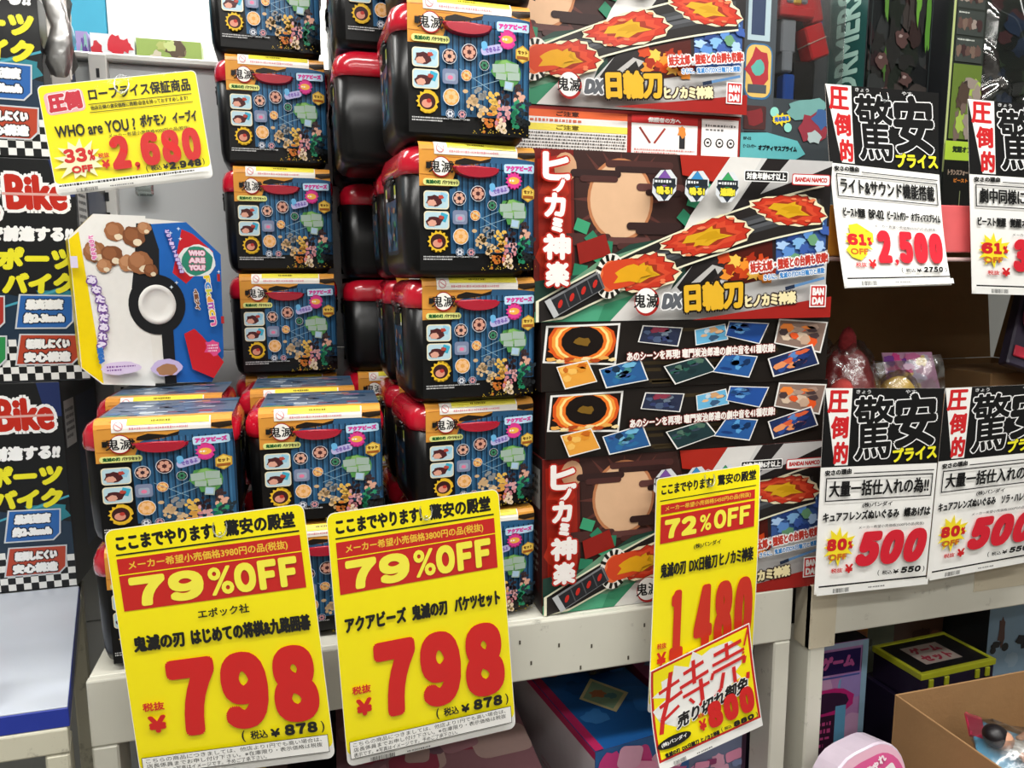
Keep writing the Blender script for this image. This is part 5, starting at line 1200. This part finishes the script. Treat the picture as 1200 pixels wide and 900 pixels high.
# purple game box: toy arcade print
A = swatch(.27, .37, 'c48cc4', ['b87cc0', 'd8a8d0', 'a890d0', '8cb0d8'], 21, 20)
A.rect(0, 0, .27, .012, 'a8b8d8'); A.rect(.255, 0, .015, .37, '9cc0d8'); A.rect(0, .018, .25, .055, '30245c'); A.text('パソコンゲーム', .03, .028, .205, .032, 'd868b0', bold=.0028); A.rect(0, .078, .25, .004, '4c5ca8')
A.blob(.16, .14, .08, .035, 'c82c7c', 3, 20, .08); A.blob(.16, .14, .068, .024, '3c2440', 4, 20, .08); A.rect(.06, .17, .13, .15, '3c2038'); A.fine(.07, .18, .11, .07, 4, 'c84c8c', 5); A.rect(.19, .15, .028, .11, '6cb0d8')
A.rect(.19, .28, .06, .02, 'c8c8c8'); A.text('もえる', .20, .283, .035, .012, '404040', bold=.0006); A.rect(.18, .325, .07, .025, 'a8a8b0')
for i in range(10): A.blob(.02+i*.017, .30+.02*(i % 2), .010, .008, ('d8a83c', 'c83c4c', '3c8cb0')[i % 3], seed=i)
LS = Art(); LS.rect(0, 0, .2, .37, '2c2048'); LS.rect(.05, .07, .10, .25, 'c89cc8')
pbox('game_box', 'purple and light blue toy computer game box behind the shelf post', 'toy box', (.930, 1.30, B2), 0, (.27, .2, .37), '1c1428', swatch(.27, .2, '181220', ['1c1428', '241c30'], 22, 4), A, LS)
# pair of black and yellow cases
def case(label, nl, nr, Zt, depth, h):
    a = at(*nl, Z=Zt); b = at(*nr, Z=Zt); wd = (b-a).length; yaw = atan2(b.y-a.y, b.x-a.x)
    t = thing('tool_case', label, 'case', (a.x, a.y, Zt-h), (0, 0, yaw), 'black and yellow toy cases')
    YC = M('c8cc30', rough=.4, coat=.2); g = Geo(); g.box(0, wd, 0, depth, 0, h-.012, M('2a2038', rough=.4), .003); g.build('case_body', t)
    g = Geo(); g.box(0, wd, 0, depth, h-.0115, h-.001, M('141218', rough=.4), .002)
    for q in ((-.002, wd+.002, -.002, .008), (-.002, wd+.002, depth-.008, depth+.002), (-.002, .008, .008, depth-.008), (wd-.008, wd+.002, .008, depth-.008)): g.box(*q, h-.013, h+.001, YC, .001)
    S_ = Art(); S_.rect(0, 0, wd*.5, depth*.55, 'b8a8a0'); S_.text('ゲーム', wd*.05, depth*.05, wd*.4, depth*.2, 'a83048', bold=.002); S_.text('セット', wd*.05, depth*.3, wd*.4, depth*.2, 'a83048', bold=.002)
    g.art(S_, aff((wd*.22, depth*.78, h-.0008), (1, 0, 0), (0, -1, 0), (0, 0, 1))); g.build('case_lid', t)
    for x_ in (.02, wd*.3, wd*.72, wd-.03):
        g = Geo(); g.box(x_, x_+.012, -.005, -.0005, h-.035, h-.014, YC, .001); g.build('latch', t)
case('black and yellow toy case, upper one, beside the lower open carton', (1080, 791), (1166, 772), .545, .135, .075)
a = at(1080, 791, Z=.545)
pbox('tool_case', 'dark purple toy case under the black and yellow one', 'case', (a.x-.012, a.y+.001, B2), 3, (.24, .15, .545-.075-B2-.001), '241c34', None, None, None)
LC = Art(); LC.rect(0, 0, .15, .02, 'b8bc38')
pbox('picture_box', 'pale blue picture box with dark tricycle shapes at the lower right edge', 'toy box', (1.690, 1.42, B2), 0, (.26, .2, .37), '3c4448', None, (lambda A: (A.blob(.045, .12, .012, .04, '5c3c34', 3), A.blob(.03, .15, .016, .012, '1c1c20', 4), A.disc(.06, .16, .012, .012, '1c1c20', 12), A.disc(.02, .165, .010, .010, '1c1c20', 12), A.blob(.13, .15, .03, .02, '24242c', 5), A.rect(0, .0, .26, .03, 'b0a8a0'), A.rect(0, .012, .26, .006, '28304c'), A)[-1])(swatch(.26, .37, '8ca8c0', ['8ca8c0', '9cb4c8'], 24, 6)))
pbox('toy_carton', 'orange toy box at the back of the right lower board', 'toy box', (1.30, 1.52, B2), 0, (.10, .16, .33), 'c87820', swatch(.1, .16, 'd88c28', ['e0a040', 'b86820'], 25, 6), swatch(.1, .33, 'c87820', ['e0a83c', 'b06020', '6c7c5c'], 26, 10))
pbox('toy_carton', 'grey green and yellow toy box at the back of the right lower board', 'toy box', (1.405, 1.54, B2), 0, (.10, .16, .35), '6c745c', None, swatch(.1, .35, '747c64', ['d8a830', '8c947c', '505848'], 27, 10))
pbox('toy_carton', 'brown toy box with red print at the back of the right lower board', 'toy box', (1.51, 1.55, B2), 0, (.17, .16, .37), '4c3428', None, swatch(.17, .37, '6c4c3c', ['8c5c44', 'a04c3c', '54382c'], 28, 16))
pbox('toy_carton', 'dark toy box at the right end of the lower board', 'toy box', (1.70, 1.63, B2), 0, (.3, .12, .5), '1c1c1c', None, swatch(.3, .5, '242424', ['2c3428', '383430'], 29, 12))
# open carton standing on the floor
t = thing('open_carton', 'open brown carton on the floor at lower right with a bagged doll inside', 'carton', (1.142, .80, 0))
cw, cd, ch = .50, .355, .552
cpart('front_wall', (0, cw, 0, wall, 0, ch)); cpart('back_wall', (0, cw, cd-wall, cd, 0, ch), mat=KRAFT)
cpart('side_wall', (0, wall, wall, cd-wall, 0, ch)); cpart('side_wall', (cw-wall, cw, wall, cd-wall, 0, ch)); cpart('bottom', (wall, cw-wall, wall, cd-wall, 0, .004), mat=KRAFT_IN)
cpart('crease', (.36, .362, cd-wall-.0015, cd-wall-.0003, .01, ch))
g = Geo(); g.box(0, .44, 0, .30, 0, .36, KRAFT_IN, .003); tag(g.build('inner_carton', loc=(1.165, .825, .005)), 'closed inner carton filling the floor carton below the doll', 'carton')
t = thing('bagged_doll', 'doll pack with blue card in clear bag inside the floor carton', 'doll', (1.345, .985, .450), (radians(24), radians(16), radians(-28)))
g = Geo(); g.box(-.125, .125, -.06, .075, -.006, 0, M('5fa4c8', rough=.35, coat=.4), .002); g.box(-.132, -.10, .03, .083, -.0065, .0006, M('c83058', rough=.35), .001); g.build('blue_card', t)
g = Geo(); g.tube([(-.075, .02, .022), (-.045, .015, .024), (.0, .0, .026), (.06, -.01, .024), (.10, -.02, .018)], [.012, .018, .026, .030, .018], M('c8ccc4', rough=.7), 12); g.build('doll_dress', t)
b = bmesh.new(); bmesh.ops.create_icosphere(b, subdivisions=3, radius=.019)
for v in b.verts: v.co = v.co + Vector((-.085, .022, .026))
b.verts.index_update(); g = Geo(); g.bm(b, M('d8a080', rough=.6), True); g.build('doll_head', t)
b = bmesh.new(); bmesh.ops.create_icosphere(b, subdivisions=3, radius=.023)
for v in b.verts: v.co = Vector((v.co.x*1.1-.097, v.co.y+.026, v.co.z*.9+.026))
b.verts.index_update(); g = Geo(); g.bm(b, M('181418', rough=.4), True); g.build('doll_hair', t)
g = Geo(); g.tube([(.012+.003*cos(i), -.035+.01*i, .030+.02*sin(i*.5)) for i in range(7)], .003, M('3c5c7c', rough=.5), 6); g.build('sash', t)
for q in (((-.06, .0, .03), (-.04, -.03, .03), (-.02, -.045, .02)), ((-.055, .035, .03), (-.03, .06, .028), (.0, .068, .02))): g = Geo(); g.tube(q, .006, M('d8a080', rough=.6), 8); g.build('arm', t)
g = Geo(); q = []
for i in range(15):
    for j in range(11): q.append((-.135+.27*i/14, -.07+.15*j/10, .004+.052*sin(pi*i/14)**.5*sin(pi*j/10)**.5+.004*sin(i*2.3+j*1.7)))
g.add(q, [(i*11+j, i*11+j+1, (i+1)*11+j+1, (i+1)*11+j) for i in range(14) for j in range(10)], clear_mat('toy_bag', 'f6f4f4', .12, .22, .35, 30), True); g.build('clear_bag', t)
# rounded pink pack in front of the shelf posts
g = Geo(); g.box(0, .27, 0, .26, 0, .205, KRAFT, .003); tag(g.build('cardboard_carton', loc=(.862, .84, 0)), 'closed brown carton on the floor below the pink toy pack', 'carton')
t = thing('rounded_toy_pack', 'pink toy pack with rounded top in front of the shelf posts', 'toy box', (1.012, .965, .2340), (radians(-14), radians(-9), radians(6)))
w_, h_ = .185, .318
def out(e): return [(-w_/2+e, 0), (w_/2-e, 0)]+[(w_/2-.06+(.06-e)*cos(a*pi/12), h_-.06+(.06-e)*sin(a*pi/12)) for a in range(7)]+[(-w_/2+.08+(.08-e)*cos(pi/2+a*pi/12), h_-.08+(.08-e)*sin(pi/2+a*pi/12)) for a in range(7)]
g = Geo(); g.rings([[Vector((x, y, z)) for x, z in out(e)] for y, e in ((0, .003), (.003, 0), (.055, 0), (.058, .003))], M('d8c8d8', rough=.35, coat=.4), smooth=False)
A = Art(); P_ = [(x, h_-z) for x, z in out(.004)]; A.poly(P_, 'e8b8cc'); A.poly([(x*.9+.005, (y-.16)*.93+.165) for x, y in P_], 'd85c94')
rd = random.Random(3)
for i in range(30): A.blob(rd.uniform(-.065, .065), rd.uniform(.035, .28), rd.uniform(.006, .018), rd.uniform(.005, .012), ['e890b8', 'f0c0d4', 'c84480', 'e8d8e0', 'd870a4'][i % 5], seed=i)
A.text('おしゃれ', -.02, .028, .07, .016, 'f8e8f0', bold=.001, rot=-14); A.rrect(-.005, .05, .07, .022, .006, 'ece8ea', -14); A.text('なりきり', .005, .055, .05, .011, '5c5c60', bold=.0006, rot=-14)
A.poly([(-.088, .08), (-.06, .05), (-.03, .03), (-.055, .075), (-.08, .12)], '5cb0d0'); A.poly([(-.07, .07), (-.045, .045), (-.02, .03), (-.04, .07), (-.07, .12)], 'e8c080')
g.art(A, lambda x, y, z: Vector((x, -z-.0003, h_-y))); g.build('printed_pack', t)
